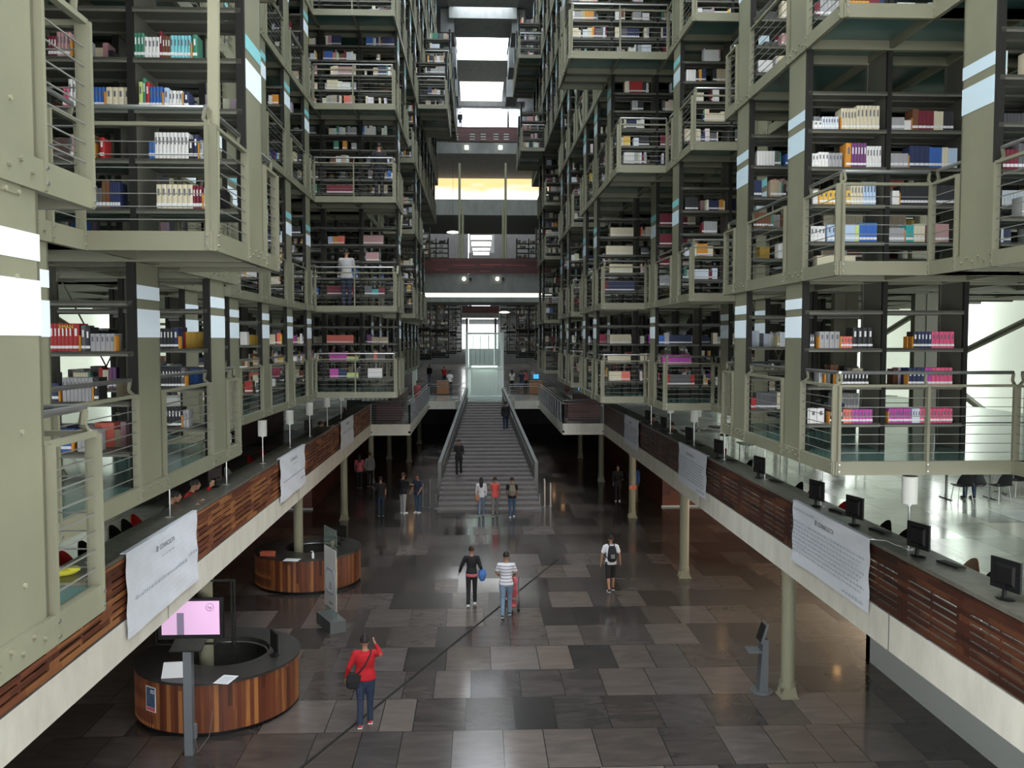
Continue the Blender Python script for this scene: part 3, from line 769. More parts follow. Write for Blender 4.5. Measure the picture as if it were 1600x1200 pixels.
def near_run(s, L, k, bay, zi, u0, specs):
    # specs: (count, colour, width, height, [band]) ; 'O' bookend ; number = gap. u measured in metres from the nave-side end of the bay
    global book_n
    x, D, h, nb = cases[(s, L, k)]
    z = ZL[L]+(shelf_z(L)[zi] if zi >= 0 else 0.171)
    SEEN.add((s, L, k, bay, zi))
    u = u0
    where = '%s shelf, %s bay, %s tier, %s stack, %s row' % (ORD[zi] if zi >= 0 else 'floor', 'inner' if bay == 0 else 'second', TIER[L], 'left' if s < 0 else 'right', ORD[k+3])
    for sp in specs:
        if isinstance(sp, (int, float)): u += sp; continue
        xx = lambda uu: x+s*(bay*1.2+uu)
        if sp == 'O':
            m = MB(); m.box(-0.006, 0.006, 0, 0.12, 0, 0.17); m.box(-0.006 if s > 0 else -0.09, 0.09 if s > 0 else 0.006, 0, 0.12, 0, 0.002)
            o = m.build('bookend', 'orange'); o.location = (xx(u+0.008), D+0.012, z)
            tag(o, 'orange bookend, %s' % where, 'bookend', 'orange bookends on the %s' % where); u += 0.016; continue
        n, cn, wd, hh = sp[:4]; band = sp[4] if len(sp) > 4 else True
        dp = 0.20 if hh < 0.26 else 0.23; dp = min(dp, 0.27)
        if book_n+n > 300:
            for i in range(n): stuff_add(xx(u+wd*(i+0.5)), D+0.02, z, wd, hh, dp, CO[cn])
            u += wd*n; continue
        me = book_mesh(wd*0.96, hh, dp, CO[cn], band)
        noun = {True: 'box file', False: 'volume'}[wd > 0.042]
        for i in range(n):
            o = inst('book', me, None, (xx(u+wd*(i+0.5)), D+0.02+rnd.uniform(0, 0.008), z))
            o['category'] = 'book'
            q = cn if cn not in ('lblue', 'lwhite', 'dgrey', 'pinkgrey') else {'lblue': 'light blue', 'lwhite': 'bluish white', 'dgrey': 'dark grey', 'pinkgrey': 'dusty pink'}[cn]
            o['label'] = ('%s %s, %s' % (q, noun, where))
            o['group'] = 'row of %s %ss on the %s' % (q, noun, where)
            book_n += 1
        u += wd*n
SV = []; SF = []; SC = []
def stuff_box(x0, x1, y0, y1, z0, z1, c):
    o = len(SV)//3
    for v in ((x0,y0,z0),(x1,y0,z0),(x1,y1,z0),(x0,y1,z0),(x0,y0,z1),(x1,y0,z1),(x1,y1,z1),(x0,y1,z1)): SV.extend(v); SC.extend((*c, 1))
    for f in ((4,5,6,7),(0,1,5,4),(1,2,6,5),(2,3,7,6),(3,0,4,7)): SF.append(tuple(i+o for i in f))
def stuff_add(xc, y, z, wd, hh, dp, c, band=True):
    stuff_box(xc-wd*0.48, xc+wd*0.48, y, y+dp, z, z+hh, c)
    if band: stuff_box(xc-wd*0.45, xc+wd*0.45, y-0.004, y, z+0.03, z+0.065, (.72,.72,.74))

# near runs, read off the photograph (u from the nave-side end)
W = 1
near_run(-1,1,0,0,3, .50, [(1,'green',.05,.25),'O',(6,'cyan',.036,.24),(3,'brown',.028,.23),(1,'maroon',.03,.28),(4,'white',.040,.22),(3,'green',.036,.26)])
near_run(-1,1,0,0,2, .60, [(1,'navy',.05,.18),'O',(4,'white',.036,.19),(1,'lblue',.05,.22),'O',(4,'blue',.034,.23),(1,'red',.04,.28),(1,'green',.03,.32),(1,'lime',.045,.28)])
near_run(-1,1,0,0,1, .46, [(1,'grey',.035,.20),'O',(1,'navy',.05,.26),(1,'black',.05,.21),(9,'white',.040,.28),(2,'blue',.03,.18)])
near_run(-1,1,0,0,0, .34, [(2,'grey',.04,.20,False),(1,'white',.04,.22),'O',(3,'maroon',.034,.25),(7,'cream',.055,.26)])
near_run(-1,1,0,1,3, .45, [(2,'grey',.07,.20,False),.02,'O',(4,'pinkgrey',.036,.26),(3,'maroon',.03,.22)])
near_run(-1,1,0,1,2, .02, [(4,'cream',.062,.22,False),'O',(6,'blue',.036,.22),(4,'white',.04,.30),(2,'rose',.03,.22)])
near_run(-1,1,0,1,1, .30, [(1,'red',.05,.22),.05,'O',(1,'brown',.04,.26),(6,'pinkgrey',.033,.25)])
near_run(-1,0,0,0,2, .22, ['O',(5,'grey',.052,.19,False),(1,'black',.05,.26),(1,'dgrey',.05,.28),'O',(1,'red',.07,.30),(8,'red',.040,.30)])
near_run(-1,0,0,0,1, .42, [(1,'black',.05,.26),'O',(8,'grey',.040,.26,False),.02,'O',(1,'navy',.08,.20)])
near_run(-1,0,0,0,0, .44, [(5,'grey',.045,.24,False),.04,'O',(5,'blue',.058,.24)])
near_run(-1,0,1,0,2, .42, ['O',(1,'navy',.07,.28),(7,'black',.045,.28)])
near_run(-1,0,1,0,1, .34, ['O',(1,'dgrey',.06,.28),(8,'black',.042,.28)])
near_run(-1,0,1,0,0, .32, [(2,'grey',.04,.24,False),'O',(7,'black',.045,.28)])
near_run(1,0,1,0,2, .12, [(2,'dgrey',.03,.20),.06,'O',(4,'grey',.075,.24,False),'O',(4,'coral',.042,.17),(4,'black',.075,.30)])
near_run(1,0,1,0,1, .26, [(1,'grey',.05,.24,False),.03,'O',.15,'O',(9,'black',.052,.20)])
near_run(1,0,1,0,0, .02, [(3,'white',.11,.22,False),.06,'O',(4,'black',.050,.20),(3,'coral',.045,.20),(6,'magenta',.050,.20)])
near_run(1,0,1,1,2, .34, ['O',.06,'O',(1,'black',.07,.24),(4,'navy',.052,.24),(6,'rose',.056,.24)])
near_run(1,0,1,1,1, .36, ['O',(4,'navy',.062,.26),(2,'magenta',.05,.26),(5,'rose',.062,.26)])
near_run(1,0,1,1,0, .08, ['O',(8,'magenta',.044,.21),(3,'lwhite',.04,.21),(10,'rose',.048,.21)])
near_run(1,1,1,0,3, .06, [(3,'white',.06,.12),(6,'lwhite',.040,.18),.02,'O',(5,'cream',.044,.30),(6,'cream',.056,.34)])
near_run(1,1,1,0,2, .06, [(3,'white',.045,.19),(3,'white',.05,.21,False),(4,'grey',.05,.20,False),.03,'O',(1,'orange',.08,.34),(5,'purple',.044,.34),(5,'white',.044,.30)])
near_run(1,1,1,0,1, .12, [(1,'white',.08,.20),'O',(7,'yellow',.066,.20),(4,'cream',.045,.30),(4,'lblue',.046,.32)])
near_run(1,1,1,0,0, .04, [(5,'white',.055,.22),.03,(2,'lblue',.06,.24),(7,'lblue',.040,.24),(1,'lime',.06,.24),(5,'blue',.052,.27)])
near_run(1,1,1,1,3, .02, [(5,'grey',.042,.18),(1,'white',.10,.14),'O',(1,'brown',.09,.30),(4,'maroon',.056,.28),(3,'cream',.046,.27),(3,'black',.05,.27)])
near_run(1,1,1,1,2, .02, [(4,'grey',.070,.20,False),'O',(1,'navy',.08,.31),(3,'navy',.070,.31),(4,'blue',.046,.29),(2,'cream',.046,.29),(3,'lblue',.045,.28)])
near_run(1,1,1,1,1, .08, [(2,'white',.05,.20),'O',(1,'black',.06,.28),(16,'black',.0475,.28)])
near_run(1,1,1,1,0, .02, [(5,'grey',.05,.20,False),'O',(1,'teal',.12,.24),(3,'cream',.055,.26),.05,(6,'pinkgrey',.05,.26)])
near_run(1,1,1,0,-1, .20, [(14,'cream',.040,.20)])

near_run(1,1,6,0,3,.40,[(9,'cream',.075,.26,False)])
near_run(1,1,6,0,2,.28,[(10,'cream',.078,.26,False)])
near_run(1,1,6,0,1,.38,[(9,'cream',.075,.26,False)])
near_run(1,1,6,0,0,.12,[(5,'maroon',.045,.32),(14,'navy',.055,.30)])
near_run(1,0,6,0,2,.40,[(12,'cream',.052,.27)])
near_run(1,0,6,0,1,.34,[(12,'cream',.056,.24)])
near_run(1,0,6,0,0,.38,[(7,'cream',.052,.27),(5,'coral',.052,.27)])
near_run(1,0,5,0,2,.10,[(3,'blue',.05,.22),(2,'grey',.06,.3,False),(12,'navy',.05,.24)])
near_run(1,0,5,0,1,.20,[(14,'magenta',.055,.26)])
near_run(1,0,5,0,0,.25,[(3,'red',.05,.30),(10,'dgrey',.055,.27),(2,'red',.055,.27)])
near_run(1,1,5,0,3,.05,[(15,'maroon',.052,.30),(3,'beige',.07,.24)])
near_run(1,1,5,0,2,.05,[(15,'maroon',.052,.30),(4,'beige',.07,.24)])
near_run(1,1,5,0,1,.05,[(10,'maroon',.05,.22),(5,'pinkgrey',.06,.2),(3,'lblue',.05,.2)])
near_run(1,1,5,0,0,.10,[(14,'grey',.055,.28),(3,'dgrey',.05,.28)])
near_run(-1,0,7,1,2,.25,[(16,'coral',.052,.26)])
near_run(-1,0,7,1,1,.10,[(4,'lime',.09,.13),(12,'magenta',.045,.26)])
near_run(-1,0,7,1,0,.10,[(4,'lime',.09,.15),(6,'navy',.045,.26),(6,'magenta',.045,.28)])
near_run(-1,0,7,0,2,.35,[(8,'beige',.065,.20,False),(3,'purple',.05,.28)])
near_run(-1,0,7,0,1,.45,[(5,'dgrey',.05,.22),(2,'coral',.055,.28),(5,'dgrey',.05,.22)])
near_run(-1,0,7,0,0,.55,[(9,'white',.05,.30,False)])
near_run(-1,1,7,1,3,.5,[(4,'coral',.05,.26),(4,'orange',.04,.24),(3,'lblue',.05,.24)])
near_run(-1,1,7,0,3,.48,[(12,'pinkgrey',.052,.28)])
near_run(-1,1,7,0,2,.62,[(8,'pinkgrey',.052,.28)])
near_run(-1,1,7,1,0,.25,[(16,'maroon',.05,.28)])
near_run(-1,1,7,0,0,.45,[(4,'maroon',.05,.22),(4,'teal',.05,.18),(5,'dgrey',.045,.28)])
near_run(-1,2,7,1,0,.20,[(16,'maroon',.052,.26)])

# all the remaining books, filled at random per shelf
pal = ['white']*6+['cream']*6+['grey']*5+['dgrey']*5+['black']*5+['navy']*3+['blue']*1+['beige']*5+['maroon']*1+['lwhite']*3+['brown']*3+['green']+['orange']+['yellow']+['pinkgrey']*2+['coral']
palR = pal+['maroon']*3+['red']*1+['white']*5+['cream']*3
palLow = pal+['rose']*2+['coral']*2+['magenta']*1+['purple']+['red']*2+['white']*4
def fill(x, s, D, z, bays, p, dens, coarse, L, back):
    for j in bays:
        if rnd.random() > dens: continue
        u = rnd.choice([0.05, 0.05, 0.1, 0.3, 0.5]); end = rnd.uniform(0.75, 1.12)
        while u < end:
            cn = rnd.choice(p); c = CO[cn]; n = rnd.choice([1, 1, 2, 2, 3, 4, 6, 9]); wd = rnd.uniform(0.025, 0.055); hh = rnd.uniform(0.19, 0.30)
            if coarse: wd *= 1.6; n = (n+1)//2
            for i in range(n):
                if u+wd > end: break
                cc = tuple(v*(0.85+0.3*rnd.random()) for v in c) if n < 3 else c
                stuff_add(x+s*(j*1.2+0.04+u+wd/2), D+(0.42 if back else 0.02), z, wd*(0.94 if not coarse else 1.0), hh, 0.2, cc, not back and not (coarse and D > 40))
                u += wd
            if rnd.random() < 0.16: u += rnd.uniform(0.05, 0.25)
for key, (x, D, h, nb) in sorted(cases.items(), key=lambda kv: str(kv[0])):
    s = key[0]
    if isinstance(key[1], str):
        L = key[2]
        for z in shelf_z(L): fill(x, s, D, ZL[L]+z, range(nb), ['grey', 'dgrey', 'beige', 'white', 'brown', 'cream'], 0.7, True, L, False)
        continue
    _, L, k = key
    p = palLow if L == 0 else (palR if s > 0 else pal)
    dens = 0.9 if L < 4 else 0.75
    for zi, z in enumerate(shelf_z(L)):
        if L <= 1 and zi == len(shelf_z(L))-1: continue        # top shelves stand empty
        if L == 2 and zi == 4 and rnd.random() < 0.6: continue
        bays = [j for j in range(nb) if (s, L, k, j, zi) not in SEEN]
        fill(x, s, D, ZL[L]+z, bays, p, dens, D > 24, L, False)
        if D < 22: fill(x, s, D, ZL[L]+z, range(nb), p, 0.45, True, L, True)
me = bpy.data.meshes.new('books'); me.from_pydata([SV[i:i+3] for i in range(0, len(SV), 3)], [], SF)
at_ = me.color_attributes.new('col', 'FLOAT_COLOR', 'POINT'); at_.data.foreach_set('color', SC)
me.materials.append(MATS['book_colours']); me.update()
o = bpy.data.objects.new('books', me); COL.objects.link(o)
tag(o, 'thousands of books filling the shelves of both hanging stacks', 'books', None, 'stuff')
print('BOOKS individual', book_n, 'stuff verts', len(SV)//3, 'cases', len(cases))

# ================================================================== MEZZANINE EDGE
def parapet(s, x, y0, y1, mat, label):
    # horizontally slatted timber panels with slots, one after the other
    t = thing('parapet', label, 'parapet', (x, y0, ZM))
    n = int(round((y1-y0)/1.6)); w_ = (y1-y0)/n; H = 0.93; o = 0.03*s
    def pm():
        m = MB(); a, b = 0, w_
        m.box(0, o, 0.003, 0.16, 0.02, H); m.box(0, o, b-0.16, b-0.003, 0.02, H); m.box(0, o, 0.16, b-0.16, 0.02, 0.12); m.box(0, o, 0.16, b-0.16, H-0.14, H)
        k = 0; z = 0.12
        while z < H-0.14-0.01:
            m.box(0.004*s, o, 0.16, b-0.16, z+0.028, min(z+0.11, H-0.14)); z += 0.11
        m.box(0.002*s, o, b*0.5-0.02, b*0.5+0.02, 0.12, H-0.14)
        return m.mesh('slatted_panel', [mat])
    me = pm()
    for i in range(n): inst('slatted_panel', me, t, (0, i*w_, 0))
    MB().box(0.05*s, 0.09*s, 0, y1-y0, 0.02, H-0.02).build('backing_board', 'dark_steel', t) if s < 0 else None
    return t
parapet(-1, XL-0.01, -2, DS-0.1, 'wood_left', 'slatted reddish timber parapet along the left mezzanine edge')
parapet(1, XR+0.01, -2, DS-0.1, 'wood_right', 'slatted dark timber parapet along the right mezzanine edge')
ZT = 4.285
def counter(s, x):
    nm = 'left' if s < 0 else 'right'
    t = thing('counter', 'long dark stone topped reading counter behind the %s timber parapet' % nm, 'counter', (x, -2, ZM))
    MB().box(0, 0.62*s, 0, DS+1.8, ZT-ZM-0.06, ZT-ZM).build('worktop', 'stone_top', t)
    for i in range(15): MB().box(0.50*s, 0.54*s, 1.2+i*3, 1.26+i*3, 0, ZT-ZM-0.06).build('support_leg', 'grey_metal', t)
counter(-1, XL-0.0); counter(1, XR+0.0)

# cloth banners hanging over the parapets
def banner(s, y0, y1, z0, z1, label, textual, sag=0.02, head=True):
    x = (XL+0.035) if s < 0 else (XR-0.035); side = 1 if s < 0 else -1
    t = thing('banner', label, 'banner', (x, (y0+y1)/2, z0), 0, 'white cloth banners on the parapets')
    nx, nz = 26, 14; W_ = y1-y0; H = z1-z0; r_ = random.Random(int(y0*10))
    def P(u, v):
        y = -W_/2+u*W_; z = v*H - sag*math.sin(math.pi*u)*(1-v)*1.0
        off = 0.012+0.012*math.sin(u*9+v*3)+0.010*math.sin((u+v)*14+y0)+0.03*(1-v)*math.sin(u*math.pi)*0.5
        return (side*off, y, z)
    m = MB(); vs = [P(i/nx, j/nz) for j in range(nz+1) for i in range(nx+1)]; n = len(vs)
    vs2 = [(a-side*0.004, b, c) for a, b, c in vs]
    f = [(j*(nx+1)+i, j*(nx+1)+i+1, (j+1)*(nx+1)+i+1, (j+1)*(nx+1)+i) for j in range(nz) for i in range(nx)]
    m.add(vs+vs2, f+[tuple(n+q for q in reversed(g)) for g in f]); 
    # flap folded over the counter edge
    m.box(-side*0.07, side*0.012, -W_/2, W_/2, H-0.004, H+0.006)
    m.sm = False
    m.build('cloth', 'banner', t)
    rz = R(90)*side
    yt = lambda q: q*(1 if s < 0 else -1)
    if head:
        text('heading', 'CONACULTA', 0.115 if W_ > 2.5 else 0.10, 'ink', t, (side*0.042, 0.06*W_*0, H*0.80), (R(90), 0, rz), 0.0005)
        mm = MB()
        for q in range(3): mm.box(side*0.042, side*0.043, yt(-0.50), yt(-0.42), H*0.80+q*0.032, H*0.80+q*0.032+0.02)
        mm.build('emblem', 'ink', t)
    lines = MB()
    def words(z, ya, yb, h):
        y = ya
        while y < yb:
            w2 = r_.uniform(0.04, 0.14); e = min(y+w2, yb)
            # broken strokes standing for small unreadable print
            q = y
            while q < e: 
                lines.box(side*0.044, side*0.045, yt(q), yt(min(q+0.013, e)), z, z+h*r_.choice([0.6, 0.7, 1.0])); q += 0.020
            y = e+0.035
    for (z, ya, yb, h) in textual: words(z*H, ya*W_, yb*W_, h)
    lines.build('small_print', 'ink_soft', t)
banner(-1, 13.15, 16.5, 3.0, 4.30, 'white banner nearest the camera on the left parapet, one long line of print', [(0.70, -0.08, 0.1, 0.025), (0.40, -0.42, 0.30, 0.06), (0.44, 0.32, 0.48, 0.05)], 0.0)
banner(-1, 23.4, 26.8, 3.12, 4.31, 'white banner second from the camera on the left parapet', [(0.70, -0.08, 0.1, 0.03), (0.42, -0.42, 0.40, 0.05), (0.22, 0.25, 0.45, 0.06)], 0.0)
banner(-1, 33.7, 37.3, 3.2, 4.31, 'small white banner farthest along the left parapet', [(0.55, -0.4, 0.4, 0.05)], 0.0)
rows = [(0.68-0.068*i, -0.46, 0.46-0.03*(i % 3), 0.045) for i in range(8)]
banner(1, 13.6, 17.05, 3.12, 4.31, 'white banner nearest the camera on the right parapet, filled with print', [(0.88, -0.46, -0.15, 0.05)]+rows+[(0.06, 0.22, 0.46, 0.06)], 0.0)
banner(1, 23.6, 26.95, 3.1, 4.31, 'white banner second from the camera on the right parapet', rows+[(0.08, 0.22, 0.46, 0.06)], 0.0)
banner(1, 33.7, 37.1, 3.12, 4.31, 'small white banner farthest along the right parapet', rows, 0.0)

# desk lamps: slim pole, cylindrical shade
def desk_lamp(x, y, label, z=ZT, h=1.12):
    t = thing('desk_lamp', label, 'lamp', (x, y, z), 0, 'white cylinder lamps on the counters')
    MB().cyl((0,0), 0.09, 0, 0.012, 18).build('base', 'steel', t)
    MB().cyl((0,0), 0.014, 0.012, h-0.40, 10).build('pole', 'steel', t)
    m = MB(); m.tube([(0,0,h-0.42), (0,0,h)], 0.115, 24, cap=True); m.sm = False
    m.build('lamp_shade', 'lamp_shade', t)
    MB().cyl((0,0), 0.03, h-0.46, h-0.42, 10).build('socket', 'white_paint', t)
for i, y in enumerate((9.5, 12.75, 16.0, 19.6, 22.9, 26.2, 29.3, 32.7, 36.0)):
    desk_lamp(-5.58, y, 'white cylinder lamp on the left counter, %s from the camera' % ORD[i])
for i, y in enumerate((13.1, 16.5, 19.8, 23.1, 26.4, 29.7, 33.0)):
    desk_lamp(6.6 if i else 6.62, y, 'white cylinder lamp on the right counter, %s from the camera' % ORD[i])
MB().tube([(6.62, 13.05, ZT+0.006), (6.52, 13.3, ZT+0.006), (6.50, 13.6, ZT+0.006), (6.36, 13.66, ZT+0.006)], 0.006, 6).build('power_cord', 'white_paint', None,
    label='thin white cord from the nearest right lamp to the banner edge', cat='cord')

def monitor(x, y, rz, label, grp, z=ZT, mat='black'):
    t = thing('computer_monitor', label, 'monitor', (x, y, z), rz, grp)
    m = MB(); m.ell((0,0,0.012), (0.13, 0.10, 0.012), 18, 6); m.build('base', 'black', t)
    MB().bar((0,-0.02,0.02), (0,-0.01,0.2), 0.05, 0.03).build('stand_neck', 'black', t)
    m = MB(); m.box(-0.225, 0.225, -0.015, 0.015, 0.12, 0.50); m.add([(-0.15,-0.015,0.18),(0.15,-0.015,0.18),(0.15,-0.015,0.44),(-0.15,-0.015,0.44),(-0.12,-0.035,0.21),(0.12,-0.035,0.21),(0.12,-0.035,0.41),(-0.12,-0.035,0.41)],
       [(4,7,6,5),(0,4,5,1),(1,5,6,2),(2,6,7,3),(3,7,4,0)]); m.build('display', 'black', t)
    MB().box(-0.205, 0.205, 0.0151, 0.017, 0.145, 0.48).build('screen', 'dark_steel' if mat == 'black' else mat, t)
def keyboard(x, y, rz, label, grp):
    m = MB(); m.box(-0.22, 0.22, -0.07, 0.07, 0, 0.018)
    for r_ in range(4):
        for c in range(11): m.box(-0.205+c*0.037, -0.205+c*0.037+0.03, -0.06+r_*0.03, -0.06+r_*0.03+0.024, 0.018, 0.022)
    o = m.build('keyboard', 'black'); o.location = (x, y, ZT); o.rotation_euler = (0,0,rz); tag(o, label, 'keyboard', grp)
MON = (10.35, 12.5, 14.7, 16.4, 19.85, 23.3, 26.6, 30.3, 33.2)
for i, y in enumerate(MON):
    monitor(6.52, y+0.1, R(-76), 'black flat monitor on the right counter, %s from the camera' % ORD[i], 'black monitors on the right counter')
    keyboard(6.74, y-0.40, R(-80), 'black keyboard on the right counter beside the %s monitor' % ORD[i], 'black keyboards on the right counter')
for i, y in enumerate((19.2, 29.8)):
    monitor(-5.72, y, R(70), 'black monitor on the left counter, %s one' % ('nearer' if i == 0 else 'farther'), 'monitors on the left counter')

# shell chairs
def chair(x, y, rz, mat, label, z=ZM, grp=None):
    key = ('shell', mat)
    def mk():
        m = MB(); nu, nv = 10, 12; vs = []
        for j in range(nv+1):
            v = j/nv
            for i in range(nu+1):
                u = i/nu*2-1
                if v < 0.5: q = v*2; wy = 0.22-q*0.40; wz = 0.45-0.03*math.sin(q*math.pi)+u*u*0.03; wx = u*(0.20+0.03*q)
                else: q = (v-0.5)*2; wy = -0.18-0.10*q; wz = 0.47+0.40*q-u*u*0.10*q; wx = u*(0.23*math.sqrt(max(0.0, 1-(q*0.82)**2.2)))
                vs.append((wx, wy+(u*u*0.06 if v > 0.5 else 0), wz))
        n = len(vs); f = [(j*(nu+1)+i, j*(nu+1)+i+1, (j+1)*(nu+1)+i+1, (j+1)*(nu+1)+i) for j in range(nv) for i in range(nu)]
        m.add(vs+[(a, b-0.012 if c > 0.5 else b, c-(0.012 if c <= 0.5 else 0)) for a, b, c in vs], f+[tuple(n+q for q in reversed(g)) for g in f])
        rim = [j*(nu+1) for j in range(nv+1)]+[nv*(nu+1)+i for i in range(1, nu+1)]+[j*(nu+1)+nu for j in range(nv-1, -1, -1)]+[i for i in range(nu-1, 0, -1)]
        m.add([], [])
        for a_, b_ in zip(rim, rim[1:]+rim[:1]): m.f.append((a_, b_, b_+n, a_+n)); m.m.append(0)
        return m.mesh('shell', [mat])
    t = thing('chair', label, 'chair', (x, y, z), rz, grp)
    inst('shell', cached(key, mk), t)
    for sx in (-1, 1):
        for sy in (-1, 1):
            def lg(): return MB().tube([(0,0,0), (-sx*0.05, -sy*0.05, 0.43)], 0.011, 8).mesh('leg', ['steel'])
            inst('leg', cached(('leg', sx, sy), lg), t, (sx*0.20, sy*0.18, 0))
def at_chair(px, py, x, mat, label, rz, grp): 
    p = atx(px, py, x); chair(x, p.y, rz, mat, label, ZM, grp)
for px, py, mt, d in ((1535, 900, 'black', 'beside the nearest monitor'), (1500, 852, 'cardboard', 'brown, beside the second monitor'), (1398, 835, 'black', 'beside the third monitor'), (1368, 820, 'black', 'behind the third monitor'),
                      (1303, 790, 'red', 'between the third and fourth monitors'), (1255, 768, 'red', 'between the fourth and fifth monitors'), (1236, 758, 'black', 'beside the fifth monitor'), (1178, 730, 'black', 'beside the sixth monitor'),
                      (1160, 722, 'black', 'behind the sixth monitor'), (1121, 703, 'red', 'between the sixth and seventh monitors'), (1070, 680, 'black', 'beside the eighth monitor')):
    at_chair(px, py, 7.35, mt, '%s shell chair at the right counter %s' % ('brown' if mt == 'cardboard' else mt, d.replace('brown, ', '')), R(100), None)
for px, py, mt, d in ((120, 873, 'red', 'nearest the camera behind the cable railing'), (150, 857, 'black', 'just beyond the nearest red chair'), (196, 833, 'black', 'right behind the nearest banner'), (214, 822, 'black', 'beside the dark clothed reader'),
                      (228, 803, 'red', 'behind the dark clothed reader'), (345, 745, 'white_paint', 'pale, below the gallery corner'), (368, 735, 'white_paint', 'pale, farther of the two'), (402, 716, 'red', 'short of the striped reader'), (421, 704, 'red', 'close to the striped reader'), (545, 637, 'red', 'far end of the counter')):
    at_chair(px, py, -6.35, mt, '%s shell chair at the left counter, %s' % (mt.split('_')[0], d), R(-100), None)
o = MB(); o.ell((0,0,0), (0.20, 0.10, 0.06), 14, 8, rot=Matrix.Rotation(0.5, 3, 'Z')); o.ell((0.12, 0.05, 0.03), (0.10, 0.07, 0.05), 12, 8)
q = o.build('folded_jacket', 'yellow_cloth'); pt = atx(98, 903, -5.65); q.location = (-5.65, pt.y, ZT+0.05); tag(q, 'crumpled yellow jacket lying on the left counter near the camera', 'jacket')

# right reading floor: tables beyond the counter
def table(x, y, label):
    t = thing('reading_table', label, 'table', (x, y, ZM), 0, 'black reading tables on the right floor')
    MB().box(-0.9, 0.9, -0.4, 0.4, 0.70, 0.74).build('table_top', 'black', t)
    for sx in (-1, 1): 
        m = MB(); m.bar((sx*0.6,-0.3,0.015), (sx*0.6,0.3,0.015), 0.04, 0.03); m.bar((sx*0.6,-0.02,0.03), (sx*0.6,-0.02,0.70), 0.05, 0.05)
        m.build('leg', 'steel', t)
for i, (x, y) in enumerate(((13.0, 22.6), (15.0, 23.4), (11.9, 30.2), (10.2, 34.5))):
    table(x, y, 'black reading table on the pale right floor, %s from the camera' % ORD[i])
    chair(x-0.5, y-0.6, 0, 'black', 'black shell chair pulled up to the %s reading table, left place' % ORD[i])
    chair(x+0.5, y-0.6, 0.2, 'black', 'black shell chair pulled up to the %s reading table, right place' % ORD[i])
for i, (px, py) in enumerate(((1045, 655), (1083, 668), (1134, 664), (1175, 662), (1418, 690))):
    pt = atz(px, py, ZM+0.74); 
for i, (x, y) in enumerate(((8.6, 33.0), (9.6, 29.0), (11.8, 28.0))):
    t = thing('reading_table', 'pale reading table among the lamps of the right floor, %s from the camera' % ORD[2-i], 'table', (x, y, ZM))
    MB().box(-0.8, 0.8, -0.4, 0.4, 0.70, 0.74).build('table_top', 'stone_top', t)
    for sx in (-0.7, 0.7):
        for sy in (-0.33, 0.33): MB().cyl((sx, sy), 0.02, 0, 0.70, 8).build('leg', 'steel', t)
    desk_lamp(x-0.2, y, 'white cylinder lamp on the %s pale reading table of the right floor' % ORD[2-i], ZM+0.74, 0.95)

# ------------------------------------------------------------------ stepped-in mezzanine edge: railings and partitions
def plain_rail(label, pts):
    t = thing('railing', label, 'railing', (pts[0][0], pts[0][1], ZM))
    b = Vector((pts[0][0], pts[0][1], 0))
    P = [Vector((x, y, 0))-b for x, y in pts]
    for p, q in zip(P, P[1:]):
        d = q-p; n = max(1, round(d.length/1.45))
        for i in range(n+1):
            c = p+d*(i/n)
            m = MB(); m.bar(c+Vector((0,0,-0.45)), c+Vector((0,0,0.98)), 0.05, 0.07); m.box(c.x-0.06, c.x+0.06, c.y-0.06, c.y+0.06, -0.45, -0.36); m.build('post', 'grey_metal', t)
        for k in range(7): MB().bar(p+Vector((0,0,0.12+k*0.12)), q+Vector((0,0,0.12+k*0.12)), 0.012).build('cable', 'cable', t)
        MB().tube([p+Vector((0,0,1.0)), q+Vector((0,0,1.0))], 0.022, 8).build('lower_rail', 'steel', t)
        MB().tube([p+Vector((0,0,1.15)), q+Vector((0,0,1.15))], 0.025, 8).build('handrail', 'steel', t)
plain_rail('grey cable railing around the left inner mezzanine corner', [(XL, DS+0.05), (XLI-0.04, DS+0.05), (XLI-0.04, LAND)])
plain_rail('grey cable railing around the right inner mezzanine corner', [(XR, DS+0.05), (XRI+0.04, DS+0.05), (XRI+0.04, LAND)])
def pplate(name, label, cat, x0, x1, y0, y1, z0, z1, mat):
    return MB().box(x0, x1, y0, y1, z0, z1).build(name, mat, None, label=label, cat=cat)
def lowcab(name, label, x0, x1, y0, y1, h, mat, top='stone_top', grp=None):
    t = thing(name, label, 'cabinet', ((x0+x1)/2, (y0+y1)/2, ZM), 0, grp)
    w_ = (x1-x0)/2; d = (y1-y0)/2
    MB().box(-w_, w_, -d, d, 0.05, h).build('body', mat, t); MB().box(-w_-0.03, w_+0.03, -d-0.03, d+0.03, h, h+0.04).build('worktop', top, t)
    MB().box(-w_+0.03, w_-0.03, -d+0.03, d-0.03, 0, 0.05).build('plinth', 'black', t)
lowcab('partition_cabinet', 'maroon timber partition behind the left corner railing', -5.2, -3.9, 45.2, 45.7, 1.0, 'wood_maroon')
lowcab('partition_cabinet', 'maroon timber partition running back from the left corner railing', -4.95, -4.6, 47, 58, 1.0, 'wood_maroon')
lowcab('partition_cabinet', 'maroon timber partition behind the right corner railing', 4.7, 6.4, 45.2, 45.7, 1.05, 'wood_maroon')
lowcab('partition_cabinet', 'maroon timber partition running back from the right corner railing', 4.7, 5.0, 47, 58, 1.0, 'wood_maroon')
